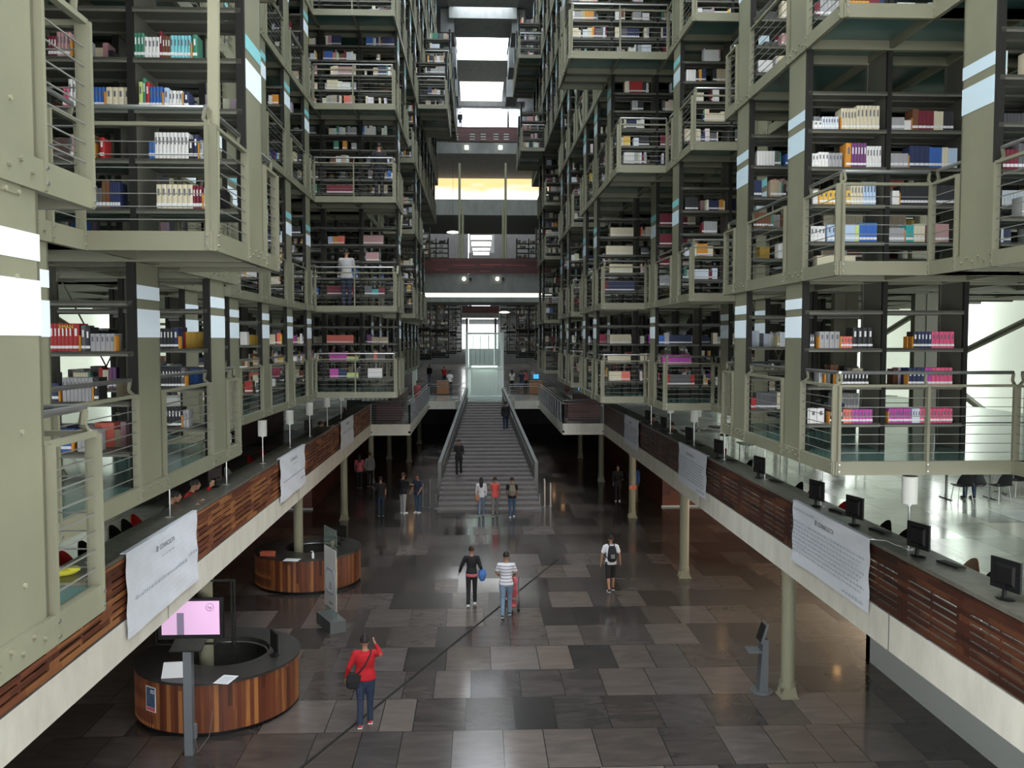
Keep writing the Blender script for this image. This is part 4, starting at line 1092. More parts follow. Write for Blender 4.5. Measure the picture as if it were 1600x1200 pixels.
# periodical racks with pale magazines behind the far left counter
for i, (x, y) in enumerate(((-5.4, 46.6), (-6.3, 47.5))):
    t = thing('magazine_rack', 'rack of pale magazines behind the left corner partition, %s one' % ('nearer' if i == 0 else 'farther'), 'rack', (x, y, ZM))
    MB().box(-0.75, 0.75, 0, 0.3, 0, 0.95).build('body', 'black', t)
    for r_ in range(2):
        for c in range(6): MB().box(-0.72+c*0.24, -0.72+c*0.24+0.20, -0.05, -0.01, 0.95+r_*0.3, 0.95+r_*0.3+0.26).build('magazine', 'cream_paper' if 'cream_paper' in MATS else 'paper', t)
    MB().box(-0.75, 0.75, -0.02, 0.02, 0.93, 1.6).build('back_panel', 'black', t)

lowcab('partition', 'tall dark maroon partition on the left reading floor behind the lamps', -9.3, -9.0, 22, 41, 2.0, 'wood_maroon', 'wood_maroon')
lowcab('partition', 'maroon counter running back on the left of the far hall', -6.6, -6.2, 72, 118, 1.1, 'wood_maroon')
lowcab('partition', 'maroon counter running back on the right of the far hall', 7.2, 7.6, 72, 118, 1.1, 'wood_maroon')
# ------------------------------------------------------------------ staircase
SX = 0.5; SY0 = 37.7; SY1 = 59.3; NS = 30
t = thing('staircase', 'broad dark stone staircase narrowing up to the lift', 'staircase', (SX, SY0, 0))
def hw(y): return 2.25 if y < 42 else 2.25-(y-42)/(60-42)*1.12
rise = ZM/NS
for i in range(NS):
    ya = SY0+(SY1-SY0)*i/NS
    if 11 <= i <= 12: pass
    yb = SY1+0.0; a = hw(ya)-(0.0 if ya < 42 else 0.02); ye = SY0+(SY1-SY0)*(i+1)/NS+0.03
    b = hw(ye)-(0.0 if ye < 42 else 0.02); z1 = rise*(i+1); z0 = max(0, z1-0.55)
    m = MB(); m.add([(-a, ya-SY0, z0), (a, ya-SY0, z0), (b, ye-SY0, z0), (-b, ye-SY0, z0), (-a, ya-SY0, z1), (a, ya-SY0, z1), (b, ye-SY0, z1), (-b, ye-SY0, z1)],
        [(0,3,2,1),(4,5,6,7),(0,1,5,4),(1,2,6,5),(2,3,7,6),(3,0,4,7)])
    m.build('step', 'stair_stone', t)
for s in (-1, 1):
    m = MB(); vs = []; ys = [42.0, 50, 59.4]
    pts = []
    for y in ys:
        zb = ZM*(y-SY0)/(SY1-SY0); h = hw(y)
        pts.append((s*h, y-SY0, max(0, zb-0.75) if y > 42 else 0.0, zb+0.92)); 
    th = 0.16
    for j in range(2):
        (xa, ya, la, ha), (xb, yb, lb, hb) = pts[j], pts[j+1]
        m.add([(xa,ya,la),(xa+s*th,ya,la),(xb+s*th,yb,lb),(xb,yb,lb),(xa,ya,ha),(xa+s*th,ya,ha),(xb+s*th,yb,hb),(xb,yb,hb)], [(0,3,2,1),(4,5,6,7),(0,1,5,4),(1,2,6,5),(2,3,7,6),(3,0,4,7)])
    m.build('side_wall', 'stair_wall', t)
    # round handrail along the wall
    MB().tube([(pts[0][0]-s*0.08, pts[0][1], pts[0][3]-0.12), (pts[2][0]-s*0.08, pts[2][1], pts[2][3]-0.12)], 0.02, 8).build('handrail', 'steel', t)
# security gates and posts at the foot of the stairs
gp = [(-1.85, 38.6, .62, 'left of the stair foot, inner'), (-2.15, 38.9, 1.25, 'left of the stair foot, tallest'), (-2.45, 38.9, 1.05, 'left of the stair foot, outer'),
      (2.75, 38.6, .62, 'right of the stair foot, inner'), (2.98, 38.8, 1.25, 'right of the stair foot, tallest'), (3.25, 38.9, 1.05, 'right of the stair foot, outer')]
for x, y, h, d in gp:
    t = thing('security_gate', 'slim pale security gate %s' % d, 'gate', (x, y, 0))
    m = MB(); m.tube([(0,0,0.03), (0,0,h-0.05), (0,0.06,h)], 0.045 if h > 1 else 0.025, 10); m.build('post', 'steel', t)
    MB().box(-0.08, 0.08, -0.12, 0.16, 0, 0.03).build('base', 'grey_metal', t)
    if h > 1.1: MB().box(-0.01, 0.01, 0.0, 0.45, 0.15, h-0.15).build('antenna_panel', 'white_paint', t)

# ------------------------------------------------------------------ lift
t = thing('glass_lift', 'glass lift with white frame at the head of the stairs', 'lift', (0.5, 62, ZM))
w2, d2, H = 1.28, 1.3, 4.72
MB().box(-w2-0.05, w2+0.05, -1.9, 2*d2, 0, 0.10).build('plinth', 'frosted_glass', t)
for sx in (-1, 1):
    for yy in (0, 2*d2): MB().box(sx*w2-0.07, sx*w2+0.07, yy-0.07, yy+0.07, 0.1, H).build('corner_post', 'white_paint', t)
for z in (0.12, 2.1, H-0.15):
    MB().box(-w2, w2, -0.05, 0.05, z, z+0.12).build('cross_rail', 'white_paint', t); MB().box(-w2, w2, 2*d2-0.05, 2*d2+0.05, z, z+0.12).build('cross_rail', 'white_paint', t)
    for sx in (-1, 1): MB().box(sx*w2-0.05, sx*w2+0.05, 0, 2*d2, z, z+0.12).build('cross_rail', 'white_paint', t)
for i in range(8):
    x0 = -w2+i*2*w2/8; MB().box(x0+0.02, x0+2*w2/8-0.02, -0.02, -0.005, 0.24, 2.1).build('glass_pane', 'frosted_glass', t)
    MB().box(x0-0.012, x0+0.012, -0.03, 0.0, 0.24, H-0.1).build('mullion', 'grey_metal', t)
MB().box(-w2, w2, -0.02, -0.01, 2.22, H-0.15).build('glass_pane', 'clear_glass', t)
for sx in (-1, 1): MB().box(sx*w2-0.01, sx*w2+0.01, 0.07, 2*d2-0.07, 0.24, H-0.15).build('glass_pane', 'clear_glass', t)
m = MB(); m.box(-0.95, 0.95, 0.4, 2.1, 0.15, 2.3); m.build('cabin', 'lamp_shade', t)
MB().box(-0.9, 0.9, 0.3, 0.39, 0.3, 2.25).build('cabin_door', 'lamp_shade', t); MB().box(-0.9, 0.9, 0.05, 0.35, 2.28, 2.32).build('cabin_fill', 'cabin_fill_glow', t)  # glowing panel added to brighten the lift, no such lamp seen
m = MB()
for z in (2.75, 3.1, 3.5): m.box(-1.1, 1.1, 1.0, 1.06, z, z+0.04)
for x in (-0.8, -0.3, 0.3, 0.8): m.box(x-0.02, x+0.02, 1.0, 1.06, 2.3, H-0.2)
m.build('guide_rails', 'grey_metal', t)
plain_rail('steel railing on the landing left of the lift', [(-1.25, 59.6), (-3.3, 60.05)])
plain_rail('steel railing on the landing right of the lift', [(2.2, 59.6), (4.2, 60.05)])
# service desks on the landing
for x0, x1, y, nm in ((-3.1, -2.2, 67, 'left'), (4.0, 5.0, 67, 'right')):
    lowcab('service_desk', 'orange timber service desk on the landing %s of the lift' % nm, x0, x1, y, y+0.8, 1.0, 'desk_wood')
monitor(4.5, 67.3, R(180), 'bright blue screen on the service desk right of the lift', None, ZM+1.04, 'blue_screen')
monitor(6.2, 52.0, R(180), 'blue screen glowing behind the right partition', None, ZM+1.04, 'blue_screen')
lowcab('cabinet', 'low maroon cabinet below the glowing blue screen', 5.7, 6.7, 51.8, 52.3, 1.0, 'wood_maroon')
# pendant disc lamps
for px, py, D, d in ((708, 363, 75, 'above the timber bridge'), (788, 488, 90, 'above the lift')):
    p = aty(px, py, D)
    t = thing('pendant_lamp', 'glowing flat disc pendant lamp %s' % d, 'lamp', p)
    MB().ell((0,0,0), (0.55, 0.55, 0.10), 24, 8).build('lamp_shade', 'pendant_glow', t); MB().cyl((0,0), 0.012, 0.1, 6.0, 6).build('cord', 'black', t)
# glass screen left of the bridge
struct('window_90', MB().box(-4.15, -4.1, 58.0, LAND, ZM, 11.5), 'frosted_glass', 'tall greenish glass screen left of the bridge')
struct('window_91', MB().box(-4.3, -4.05, 57.9, 58.0, ZM, 11.5), 'white_paint', 'slim post of the glass screen')

# ------------------------------------------------------------------ round reception desks
def round_desk(x, y, rz, label, r=1.62, h=1.06):
    t = thing('reception_desk', label, 'desk', (x, y, 0), rz, None)
    n = 96; m = MB(); uv = []
    def ring(rad, z): return [(rad*math.cos(2*math.pi*i/n), rad*math.sin(2*math.pi*i/n), z) for i in range(n+1)]
    a = ring(r-0.03, 0.09); b = ring(r-0.03, h-0.05); m.add(a+b, [(i, i+1, i+1+n+1, i+n+1) for i in range(n)])
    m.uv = [(2*math.pi*r*i/n, v) for v in (0, 1) for i in range(n+1)]
    m.build('timber_cladding', 'desk_wood', t)
    # upright battens on the front left portion
    for i in range(14):
        an = R(198)+i*0.052; c = Vector((math.cos(an), math.sin(an), 0)); 
        MB().bar(c*(r-0.02)+Vector((0,0,0.1)), c*(r-0.02)+Vector((0,0,h-0.06)), 0.03, 0.022, up=c).build('batten', 'wood_left', t)
    MB().tube([(0,0,0), (0,0,0.09)], r-0.10, 64).build('plinth', 'black', t)
    # worktop ring with an off-centre well
    ho = Vector((0.12, 0.12, 0)); ri = 0.86; m = MB()
    o1 = ring(r, h); o0 = ring(r, h-0.05)
    i1 = [(ho.x+ri*math.cos(2*math.pi*i/n), ho.y+ri*math.sin(2*math.pi*i/n), h) for i in range(n+1)]; i0 = [(p[0], p[1], h-0.05) for p in i1]
    q = n+1; m.add(o1+o0+i1+i0, [(i, i+1, 2*q+i+1, 2*q+i) for i in range(n)]+[(q+i, q+i+1, i+1, i) for i in range(n)]+[(2*q+i, 2*q+i+1, 3*q+i+1, 3*q+i) for i in range(n)]+[(q+i+1, q+i, 3*q+i, 3*q+i+1) for i in range(n)])
    m.build('worktop', 'desk_black', t)
    m = MB(); a = [(p[0], p[1], 0.09) for p in i1]; b = [(p[0], p[1], h-0.05) for p in i1]; m.add(a+b, [(i+1, i, i+n+1, i+n+2) for i in range(n)]); m.build('inner_lining', 'desk_black', t)
    m = MB(); 
    for i in range(24):
        an = i*2*math.pi/24*0.5+0.3
    m.tube([(ho.x+(ri-0.04)*math.cos(an_), ho.y+(ri-0.04)*math.sin(an_), h-0.10) for an_ in [0.2+k*0.1 for k in range(22)]], 0.02, 8); m.build('inner_rail', 'steel', t)
    return t
round_desk(-5.32, 17.95, 0, 'round timber clad reception desk nearest the camera around the left column')
round_desk(-5.25, 27.15, 0, 'round timber clad reception desk farther back around the left column')
monitor(-4.15, 17.75, R(120), 'black monitor on the right side of the near reception desk', None, 1.06)
monitor(-4.35, 28.0, R(140), 'black monitor on the right side of the far reception desk', None, 1.06)
def sheet(x, y, z, w_, d, rz, mat, label, tilt=0.0, cat='paper'):
    m = MB(); m.box(-w_/2, w_/2, -d/2, d/2, 0, 0.004); o = m.build('paper_sheet', mat); o.location = (x, y, z+abs(math.sin(tilt))*d/2+0.001); o.rotation_euler = (tilt, 0, rz); tag(o, label, cat); return o
p = atz(272, 1056, 1.06)
t = thing('tent_card', 'white folded card standing on the near reception desk', 'sign', (p.x, p.y, 1.062), 0.1)
MB().add([(-0.21,-0.12,0),(0.21,-0.12,0),(0.19,0.02,0.26),(-0.19,0.02,0.26),(-0.21,-0.115,0),(0.21,-0.115,0),(0.19,0.025,0.26),(-0.19,0.025,0.26)], [(0,1,2,3),(7,6,5,4),(0,4,5,1),(1,5,6,2),(2,6,7,3),(3,7,4,0)]).build('front_panel', 'paper', t)
MB().add([(-0.21,0.16,0),(0.21,0.16,0),(0.19,0.03,0.26),(-0.19,0.03,0.26),(-0.21,0.165,0),(0.21,0.165,0),(0.19,0.035,0.26),(-0.19,0.035,0.26)], [(3,2,1,0),(4,5,6,7),(0,1,5,4),(1,2,6,5),(2,3,7,6),(3,0,4,7)]).build('back_panel', 'paper', t)
p = atz(353, 1062, 1.06)
o = sheet(p.x, p.y, 1.06, 0.30, 0.42, R(-12), 'paper', 'white printed notice lying on the near reception desk'); m = MB()
for k in range(4): m.box(-0.11, 0.10, -0.15+k*0.08, -0.12+k*0.08, 0.004, 0.005)
m.build('print', 'ink_soft', o)
p = atz(418, 869, 1.06)
t = thing('tent_card', 'coral folded sign standing on the far reception desk', 'sign', (p.x, p.y, 1.062), -0.1)
MB().bar((-0.22, -0.02, 0.07), (0.22, -0.02, 0.07), 0.015, 0.15, up=(0, -0.4, 1)).build('front_panel', 'coral', t)
MB().bar((-0.22, 0.05, 0.07), (0.22, 0.05, 0.07), 0.015, 0.15, up=(0, 0.4, 1)).build('back_panel', 'coral', t)
p = atz(456, 875, 1.06); sheet(p.x, p.y, 1.06, 0.45, 0.32, R(-8), 'paper', 'white sheet lying on the far reception desk')
p = atz(489, 872, 1.06)
t = thing('sanitiser_bottle', 'white pump bottle on the far reception desk', 'bottle', (p.x, p.y, 1.06))
MB().tube([(0,0,0), (0,0,0.13), (0,0,0.16)], [0.04, 0.04, 0.018], 14).build('body', 'white_paint', t); MB().cyl((0,0), 0.014, 0.16, 0.20, 10).bar((0,0,0.205), (-0.06,0,0.20), 0.02, 0.015).build('pump', 'white_paint', t)
# poster stuck on the near desk front
p = atz(250, 1110, 0.6); c = Vector((-5.32, 17.95, 0)); an = math.atan2(16.62-c.y, -6.22-c.x); rr = 1.605
t = thing('poster', 'small blue and magenta poster taped to the near reception desk', 'poster', (c.x+rr*math.cos(an), c.y+rr*math.sin(an), 0.42), an+R(90))
MB().box(-0.14, 0.14, -0.012, 0.0, 0, 0.48).build('sheet', 'lwh' if 'lwh' in MATS else 'paper', t)
MB().box(-0.125, 0.125, -0.014, -0.012, 0.09, 0.465).build('picture', 'denim', t); MB().box(-0.125, 0.125, -0.014, -0.012, 0.015, 0.085).build('magenta_band', 'pink_cloth', t)
MB().box(0.0, 0.11, -0.016, -0.014, 0.36, 0.38).box(0.0, 0.11, -0.016, -0.014, 0.40, 0.42).build('print', 'paper', t)

# screen on the near left column with its bracket frame
A = aty(246, 936, 17.3); B = aty(349, 998, 17.3); cx = (A.x+B.x)/2; cz = (A.z+B.z)/2; w2 = (B.x-A.x)/2; h2 = (A.z-B.z)/2
t = thing('wall_screen', 'black framed television with pink picture above the near reception desk', 'television', (cx, 17.3, cz))
MB().box(-w2, w2, 0, 0.09, -h2, h2).build('casing', 'black', t)
MB().box(-w2+0.07, w2-0.07, -0.004, 0, -h2+0.09, h2-0.05).build('screen', 'pink_screen', t)
MB().box(-w2*0.42, -w2*0.20, -0.006, -0.004, -h2+0.09, h2*0.30).build('grey_band', 'grey_screen', t)
text('screen_logo', 'hp', 0.085, 'denim_dark', t, (w2*0.60, -0.008, h2*0.50), (R(90), 0, 0), 0.0005)
m = MB(); n = 28; rr = 0.075
for k in range(n):
    a0 = 2*math.pi*k/n; a1 = 2*math.pi*(k+1)/n; cc = Vector((w2*0.60, -0.008, h2*0.50+0.03))
    m.bar(cc+Vector((math.cos(a0), 0, math.sin(a0)))*rr, cc+Vector((math.cos(a1), 0, math.sin(a1)))*rr, 0.006)
m.build('screen_logo_ring', 'denim_dark', t)
m = MB()
for zz in (-h2-0.16, h2+0.30): m.box(-w2-0.1, w2+0.18, 0.12, 0.16, zz, zz+0.035)
for xx in (-w2-0.1, w2+0.12, w2+0.18): m.box(xx, xx+0.03, 0.12, 0.16, -h2-0.16, h2+0.33)
m.box(w2-0.32, w2-0.24, 0.09, 0.5, -0.05, 0.05)
m.build('bracket_frame', 'dark_steel', t)
# tall grey post with tilted plate in front of the near desk
p = atz(297, 1178); top = aty(297, 1010, p.y)
t = thing('lectern_post', 'tall grey steel post with a tilted dark plate on top', 'lectern', (p.x, p.y, 0))
MB().box(-0.075, 0.075, -0.075, 0.075, 0, top.z).build('post', 'grey_metal', t)
MB().bar((-0.28, 0, top.z+0.02), (0.28, 0, top.z+0.02), 0.34, 0.03, up=(0, -0.35, 1)).build('plate', 'desk_black', t)
MB().box(0.08, 0.13, -0.04, 0.04, 0.30, 0.55).build('socket_box', 'grey_metal', t)
MB().tube([(0.10, 0.0, 0.30), (0.13, 0.02, 0.02), (0.30, 0.15, 0.25), (0.36, 0.2, 0.7)], 0.006, 6).build('cord', 'cable', t)

# freestanding glass sign in the hall
p0 = atz(527, 988, 0.0); p1 = atz(508, 972, 0.0)
t = thing('glass_sign', 'freestanding glass panel sign with a white poster in the hall', 'sign', (p0.x, p0.y, 0))
d = (p1-p0); d.z = 0; top = aty(527, 830, p0.y).z
def quad(z0, z1, off, name, mat, a0=0.0, a1=1.0, th=0.012):
    nn = Vector((-d.y, d.x, 0)).normalized(); nn = nn if nn.y < 0 else -nn
    q0 = d*a0+nn*off; q1 = d*a1+nn*off; m = MB(); nn2 = nn*th
    m.add([q0+Vector((0,0,z0)), q1+Vector((0,0,z0)), q1+Vector((0,0,z1)), q0+Vector((0,0,z1)), q0-nn2+Vector((0,0,z0)), q1-nn2+Vector((0,0,z0)), q1-nn2+Vector((0,0,z1)), q0-nn2+Vector((0,0,z1))],
      [(0,1,2,3),(7,6,5,4),(0,4,5,1),(1,5,6,2),(2,6,7,3),(3,7,4,0)])
    return m.build(name, mat, t)
quad(0.30, top, 0, 'glass_pane', 'clear_glass')
zz = lambda yy: aty(527, yy, p0.y).z
quad(zz(957), zz(862), 0.012, 'poster', 'paper', 0.02, 0.98, 0.008)
def ringquad(z0, z1, a0, a1, th, off, mat, name):
    nn = Vector((-d.y, d.x, 0)).normalized(); nn = nn if nn.y < 0 else -nn; m = MB(); cxq = (a0+a1)/2; 
    n = 40; pts = []
    for k in range(n):
        a = 2*math.pi*k/n; cs, sn_ = math.cos(a), math.sin(a); e = 0.5
        u = math.copysign(abs(cs)**e, cs); v = math.copysign(abs(sn_)**e, sn_)
        pts.append(d*(cxq+u*(a1-a0)/2)+nn*off+Vector((0,0,(z0+z1)/2+v*(z1-z0)/2)))
    for a, b in zip(pts, pts[1:]+pts[:1]): m.bar(a, b, 0.01, th, up=nn.cross(b-a))
    m.build(name, mat, t)
zc = (zz(957)+zz(862))/2-0.08
ringquad(zc-0.32, zc+0.30, 0.16, 0.84, 0.07, 0.016, 'ink_soft', 'icon_frame')
quad(zc-0.22, zc-0.02, 0.018, 'icon', 'ink_soft', 0.38, 0.55, 0.002); quad(zz(957)+0.12, zz(957)+0.15, 0.016, 'print', 'ink', 0.3, 0.6, 0.002)
m = MB(); nn = Vector((-d.y, d.x, 0)).normalized(); mid = d*0.5
m.bar(mid-d.normalized()*0.55+Vector((0,0,0.15)), mid+d.normalized()*0.55+Vector((0,0,0.15)), 0.42, 0.30); m.build('base_block', 'concrete_dark', t)

# leaning information kiosk beside the nearest right column
p = atz(1190, 1080)
t = thing('information_kiosk', 'slim grey information terminal beside the nearest right column', 'kiosk', (p.x, p.y, 0))
MB().tube([(0,0,0), (0,0,0.03)], 0.24, 20).build('base', 'grey_metal', t)
m = MB(); m.add([(-0.09,-0.12,0.03),(0.10,-0.12,0.03),(0.10,0.12,0.03),(-0.09,0.12,0.03),(-0.02,-0.12,1.15),(0.10,-0.12,1.15),(0.10,0.12,1.15),(-0.02,0.12,1.15)], [(0,3,2,1),(4,5,6,7),(0,1,5,4),(1,2,6,5),(2,3,7,6),(3,0,4,7)]); m.build('body', 'grey_metal', t)
MB().bar((-0.06,0,1.08), (0.06,0,1.48), 0.05, 0.34, up=(0,1,0)).build('screen_head', 'grey_metal', t)
MB().bar((-0.088,0,1.12), (0.022,0,1.46), 0.012, 0.28, up=(0,1,0)).build('screen', 'dark_steel', t)
MB().box(-0.34, -0.06, -0.16, 0.16, 0.88, 0.92).build('keyboard_tray', 'grey_metal', t)

# orange notice on the fourth... right column, number on the stack, text on a red book
p = aty(979, 762, 36.2)
MB().box(-0.15, 0.15, 0, 0.01, -0.08, 0.08).build('notice', 'coral', None, label='small orange notice on the far right round column', cat='notice').location = (6.5, 36.24, p.z)
x, D, h, nb = cases[(1, 1, 2)]
p = atx(1160, 270, x)
nt_ = text('shelf_number', '800', 0.25, 'pale_stripe', None, (x-0.006, p.y+0.06, p.z-0.1), (R(90), 0, R(-90)), 0.001)
tag(nt_, 'pale number 800 painted on the right stack end panel', 'number')
x, D, h, nb = cases[(-1, 0, 0)]
nt_ = text('book_title', 'EMAN', 0.055, 'yellow_cloth', None, (x-0.74, D+0.012, ZL[0]+shelf_z(0)[2]+0.245), (R(90), 0, 0), 0.001)
tag(nt_, 'yellow capitals on the thick red volume of the left stack', 'lettering')
# rivets on the near left end panel
x, D, h, nb = cases[(-1, 0, -2)]
for px, py in ((38, 915), (15, 152), (25, 431), (33, 675), (58, 134)):
    p = atx(px, py, x+0.0)
    m = MB(); m.tube([(0,0,0), (0.012,0,0)], 0.013, 10)
    q = m.build('rivet', 'olive_light'); q.location = p; tag(q, 'single round bolt head on the nearest left end panel', 'bolt', 'bolt heads on the nearest left end panel')

A = atx(3, 263, x+0.012); B = atx(33, 305, x+0.012)
t = thing('splice_plate', 'small bolted splice plate on the nearest left end panel', 'plate', (x, (A.y+B.y)/2, (A.z+B.z)/2))
hy = abs(B.y-A.y)/2; hz = abs(A.z-B.z)/2
MB().box(0, 0.008, -hy, hy, -hz, hz).build('steel_plate', 'olive', t)
for a in (-0.7, 0.7):
    for b in (-0.7, 0.7): MB().tube([(0.008, a*hy, b*hz), (0.02, a*hy, b*hz)], 0.012, 8).build('bolt', 'olive_light', t)

# ================================================================== PEOPLE
TMP = bpy.data.scenes.new('shaping')
def remeshed(mb, name, mat, parent, vox, smooth=2):
    me = mb.mesh(name, mat); o = bpy.data.objects.new(name, me); TMP.collection.objects.link(o)
    r_ = o.modifiers.new('r', 'REMESH'); r_.mode = 'VOXEL'; r_.voxel_size = vox; r_.use_smooth_shade = True
    s_ = o.modifiers.new('s', 'SMOOTH'); s_.factor = 0.5; s_.iterations = smooth
    with bpy.context.temp_override(scene=TMP, view_layer=TMP.view_layers[0]):
        dg = bpy.context.evaluated_depsgraph_get(); dg.update()
    new = bpy.data.meshes.new_from_object(o.evaluated_get(dg)); new.name = name
    TMP.collection.objects.unlink(o); o.modifiers.clear(); COL.objects.link(o); o.data = new; new.materials.clear()
    for mm in (mat if isinstance(mat, list) else [mat]): new.materials.append(MATS[mm])
    new.polygons.foreach_set('use_smooth', [True]*len(new.polygons))
    o.parent = parent; return o
V = Vector
def person(label, loc, rz, h=1.70, top='black_cloth', bottom='denim', sleeve='long', shorts=False, shoes='black', hair='short', hmat='hair',
           stride=0.0, arms=((0, 0), (0, 0)), seat=False, lean=0.0, head=0.0, vox=0.013, hands=None, build=1.0, hem=0.86, skirt=False):
    """faces +Y before rz; arms = ((swing, bend), ...) radians forward for left, right; hands overrides with (elbow, wrist) points"""
    t = thing('person', label, 'person', loc, rz); t.scale = (h/1.72,)*3
    hipz = 0.90
    if seat: hipz = 0.50
    L = []
    hips = []
    for sx in (-1, 1):
        hp = V((sx*0.09, 0, hipz))
        if seat: kn = hp+V((sx*0.03, 0.42, 0.02)); an = kn+V((0, 0.02, -0.43))
        else:
            a = stride*sx; b = max(0.0, -a)*1.3+0.04
            kn = hp+V((0, math.sin(a)*0.42, -math.cos(a)*0.42)); an = kn+V((0, math.sin(a-b)*0.41, -math.cos(a-b)*0.41))
        L.append((hp, kn, an))
    low = min(l[2].z for l in L)-0.075; dz = -low if not seat else 0
    def up(v): return v+V((0, 0, dz))
    L = [[up(p) for p in l] for l in L]
    pz = hipz+dz
    ln = lambda z: V((0, math.sin(lean)*(z-hipz), dz+hipz+math.cos(lean)*(z-hipz)))
    def T(x, y, z):                        # torso point above the hips, leaning
        rel = z if not seat else z-0.40
        c = ln(rel); return V((x, c.y+y, c.z))
    sh = [T(-0.175, 0, 1.40), T(0.175, 0, 1.40)]
    A = []
    for i, sx in enumerate((-1, 1)):
        sw, bd = arms[i]
        e = sh[i]+V((sx*0.05, math.sin(sw+lean)*0.27, -math.cos(sw+lean)*0.27)); w_ = e+V((sx*-0.005, math.sin(sw+bd+lean)*0.25, -math.cos(sw+bd+lean)*0.25))
        if hands and hands[i]: e, w_ = [T(*q) for q in hands[i]]
        A.append((sh[i], e, w_))
    B = build
    torso = [(T(0, 0, 0.90), (0.150*B, 0.108*B)), (T(0, 0, 1.02), (0.135*B, 0.098*B)), (T(0, 0.01, 1.12), (0.135*B, 0.095*B)), (T(0, 0.005, 1.28), (0.158*B, 0.108*B)), (T(0, -0.005, 1.39), (0.150*B, 0.088*B)), (T(0, -0.005, 1.43), (0.085, 0.065))]
    hc = T(0, 0.02, 1.615)
    b = MB()
    b.loft([p for p, r_ in torso], [r_ for p, r_ in torso], 16)
    b.loft([T(0, 0, 1.42), T(0, 0.008, 1.54)], [(0.055, 0.055), (0.050, 0.052)], 12)
    rot = Matrix.Rotation(head, 3, 'Z')
    b.ell(hc+V((0,0,0.015)), (0.078, 0.096, 0.105), 18, 12); b.ell(hc+rot @ V((0, 0.025, -0.045)), (0.056, 0.066, 0.068), 14, 9)
    b.ell(hc+rot @ V((0, 0.100, -0.01)), (0.013, 0.020, 0.024), 8, 6)
    for sx in (-1, 1): b.ell(hc+rot @ V((sx*0.080, 0.0, -0.005)), (0.012, 0.022, 0.032), 8, 6)
    b.loft([sh[0]+V((0.03,0,0)), sh[1]-V((0.03,0,0))], [(0.055, 0.055)]*2, 12, (0,1,0))
    for i, sx in enumerate((-1, 1)):
        s0, e, w_ = A[i]
        b.loft([s0, (s0+e)/2, e, (e*0.6+w_*0.4), w_], [(0.052, 0.052), (0.045, 0.047), (0.038, 0.038), (0.036, 0.038), (0.025, 0.028)], 12, (0,1,0))
        d = (w_-e).normalized(); sd = V((sx*0.15, 1, 0)); sd = (sd-d*sd.dot(d)).normalized(); nrm = d.cross(sd)
        pc = w_+d*0.055
        b.loft([w_+d*0.005, pc, w_+d*0.095], [(0.026, 0.018), (0.040, 0.017), (0.038, 0.014)], 10, sd)
        curl = 0.25*(-sx)
        for k, ll in enumerate((0.062, 0.075, 0.070, 0.055)):
            r0 = w_+d*0.095+sd*(0.030-k*0.0205); r1 = r0+(d+nrm*curl*0.5).normalized()*ll*0.5; r2 = r1+(d+nrm*curl*1.8).normalized()*ll*0.5
            b.loft([r0-d*0.02, r1, r2], [(0.0098, 0.0098), (0.0092, 0.0092), (0.0078, 0.0078)], 7)
        b.loft([w_+d*0.025+sd*0.020, w_+d*0.055+sd*0.048, w_+d*0.085+sd*0.058], [(0.012, 0.012), (0.011, 0.011), (0.009, 0.009)], 7)
        hp, kn, an = L[i]
        b.loft([hp, (hp+kn)/2, kn, kn*0.65+an*0.35, an], [(0.085*B, 0.090*B), (0.070*B, 0.075*B), (0.050, 0.055), (0.050, 0.055), (0.034, 0.038)], 12, (1,0,0))
    remeshed(b, 'body', 'skin', t, min(vox, 0.0105))
    # face
    f = MB()
    for sx in (-1, 1): f.ell(hc+rot @ V((sx*0.030, 0.088, 0.012)), (0.011, 0.006, 0.006), 8, 6)
    f.build('eyes', 'black', t)
    MB().ell(hc+rot @ V((0, 0.092, -0.055)), (0.022, 0.006, 0.006), 10, 6).build('mouth', 'pink_cloth', t)
    # top
    g = MB(); o = 0.016
    tt = [(T(0, 0, hem), (0.176*B+o, 0.124*B+o)), (T(0, 0, hem+0.07), (0.166*B+o, 0.116*B+o))]+[(p, (r_[0]+o, r_[1]+o)) for p, r_ in torso[(1 if hem < 0.9 else 2):5]]+[(T(0, -0.005, 1.445), (0.080, 0.066))]
    g.loft([p for p, r_ in tt], [r_ for p, r_ in tt], 18, ek=0.22)
    g.loft([sh[0]+V((0.03,0,0)), sh[1]-V((0.03,0,0))], [(0.066, 0.066)]*2, 12, (0,1,0))
    for i in range(2):
        s0, e, w_ = A[i]
        if sleeve == 'long': g.loft([s0, (s0+e)/2, e, w_-(w_-e)*0.08], [(0.070, 0.068), (0.062, 0.062), (0.053, 0.053), (0.040, 0.042)], 12, (0,1,0))
        elif sleeve == 'short': g.loft([s0, s0+(e-s0)*0.35, s0+(e-s0)*0.72], [(0.070, 0.068), (0.068, 0.068), (0.064, 0.064)], 12, (0,1,0), ek=0.4)
        elif sleeve == 'half': g.loft([s0, (s0+e)/2, e+(w_-e)*0.25], [(0.070, 0.068), (0.063, 0.063), (0.055, 0.055)], 12, (0,1,0))
    remeshed(g, 'top', top, t, vox)
    # trousers
    g = MB(); end = 0.45 if not shorts else 0
    g.loft([T(0,0,0.84) if not seat else V((0,0.02,pz)), T(0,0,0.99)], [(0.155*B, 0.112*B), (0.147*B, 0.108*B)], 16)
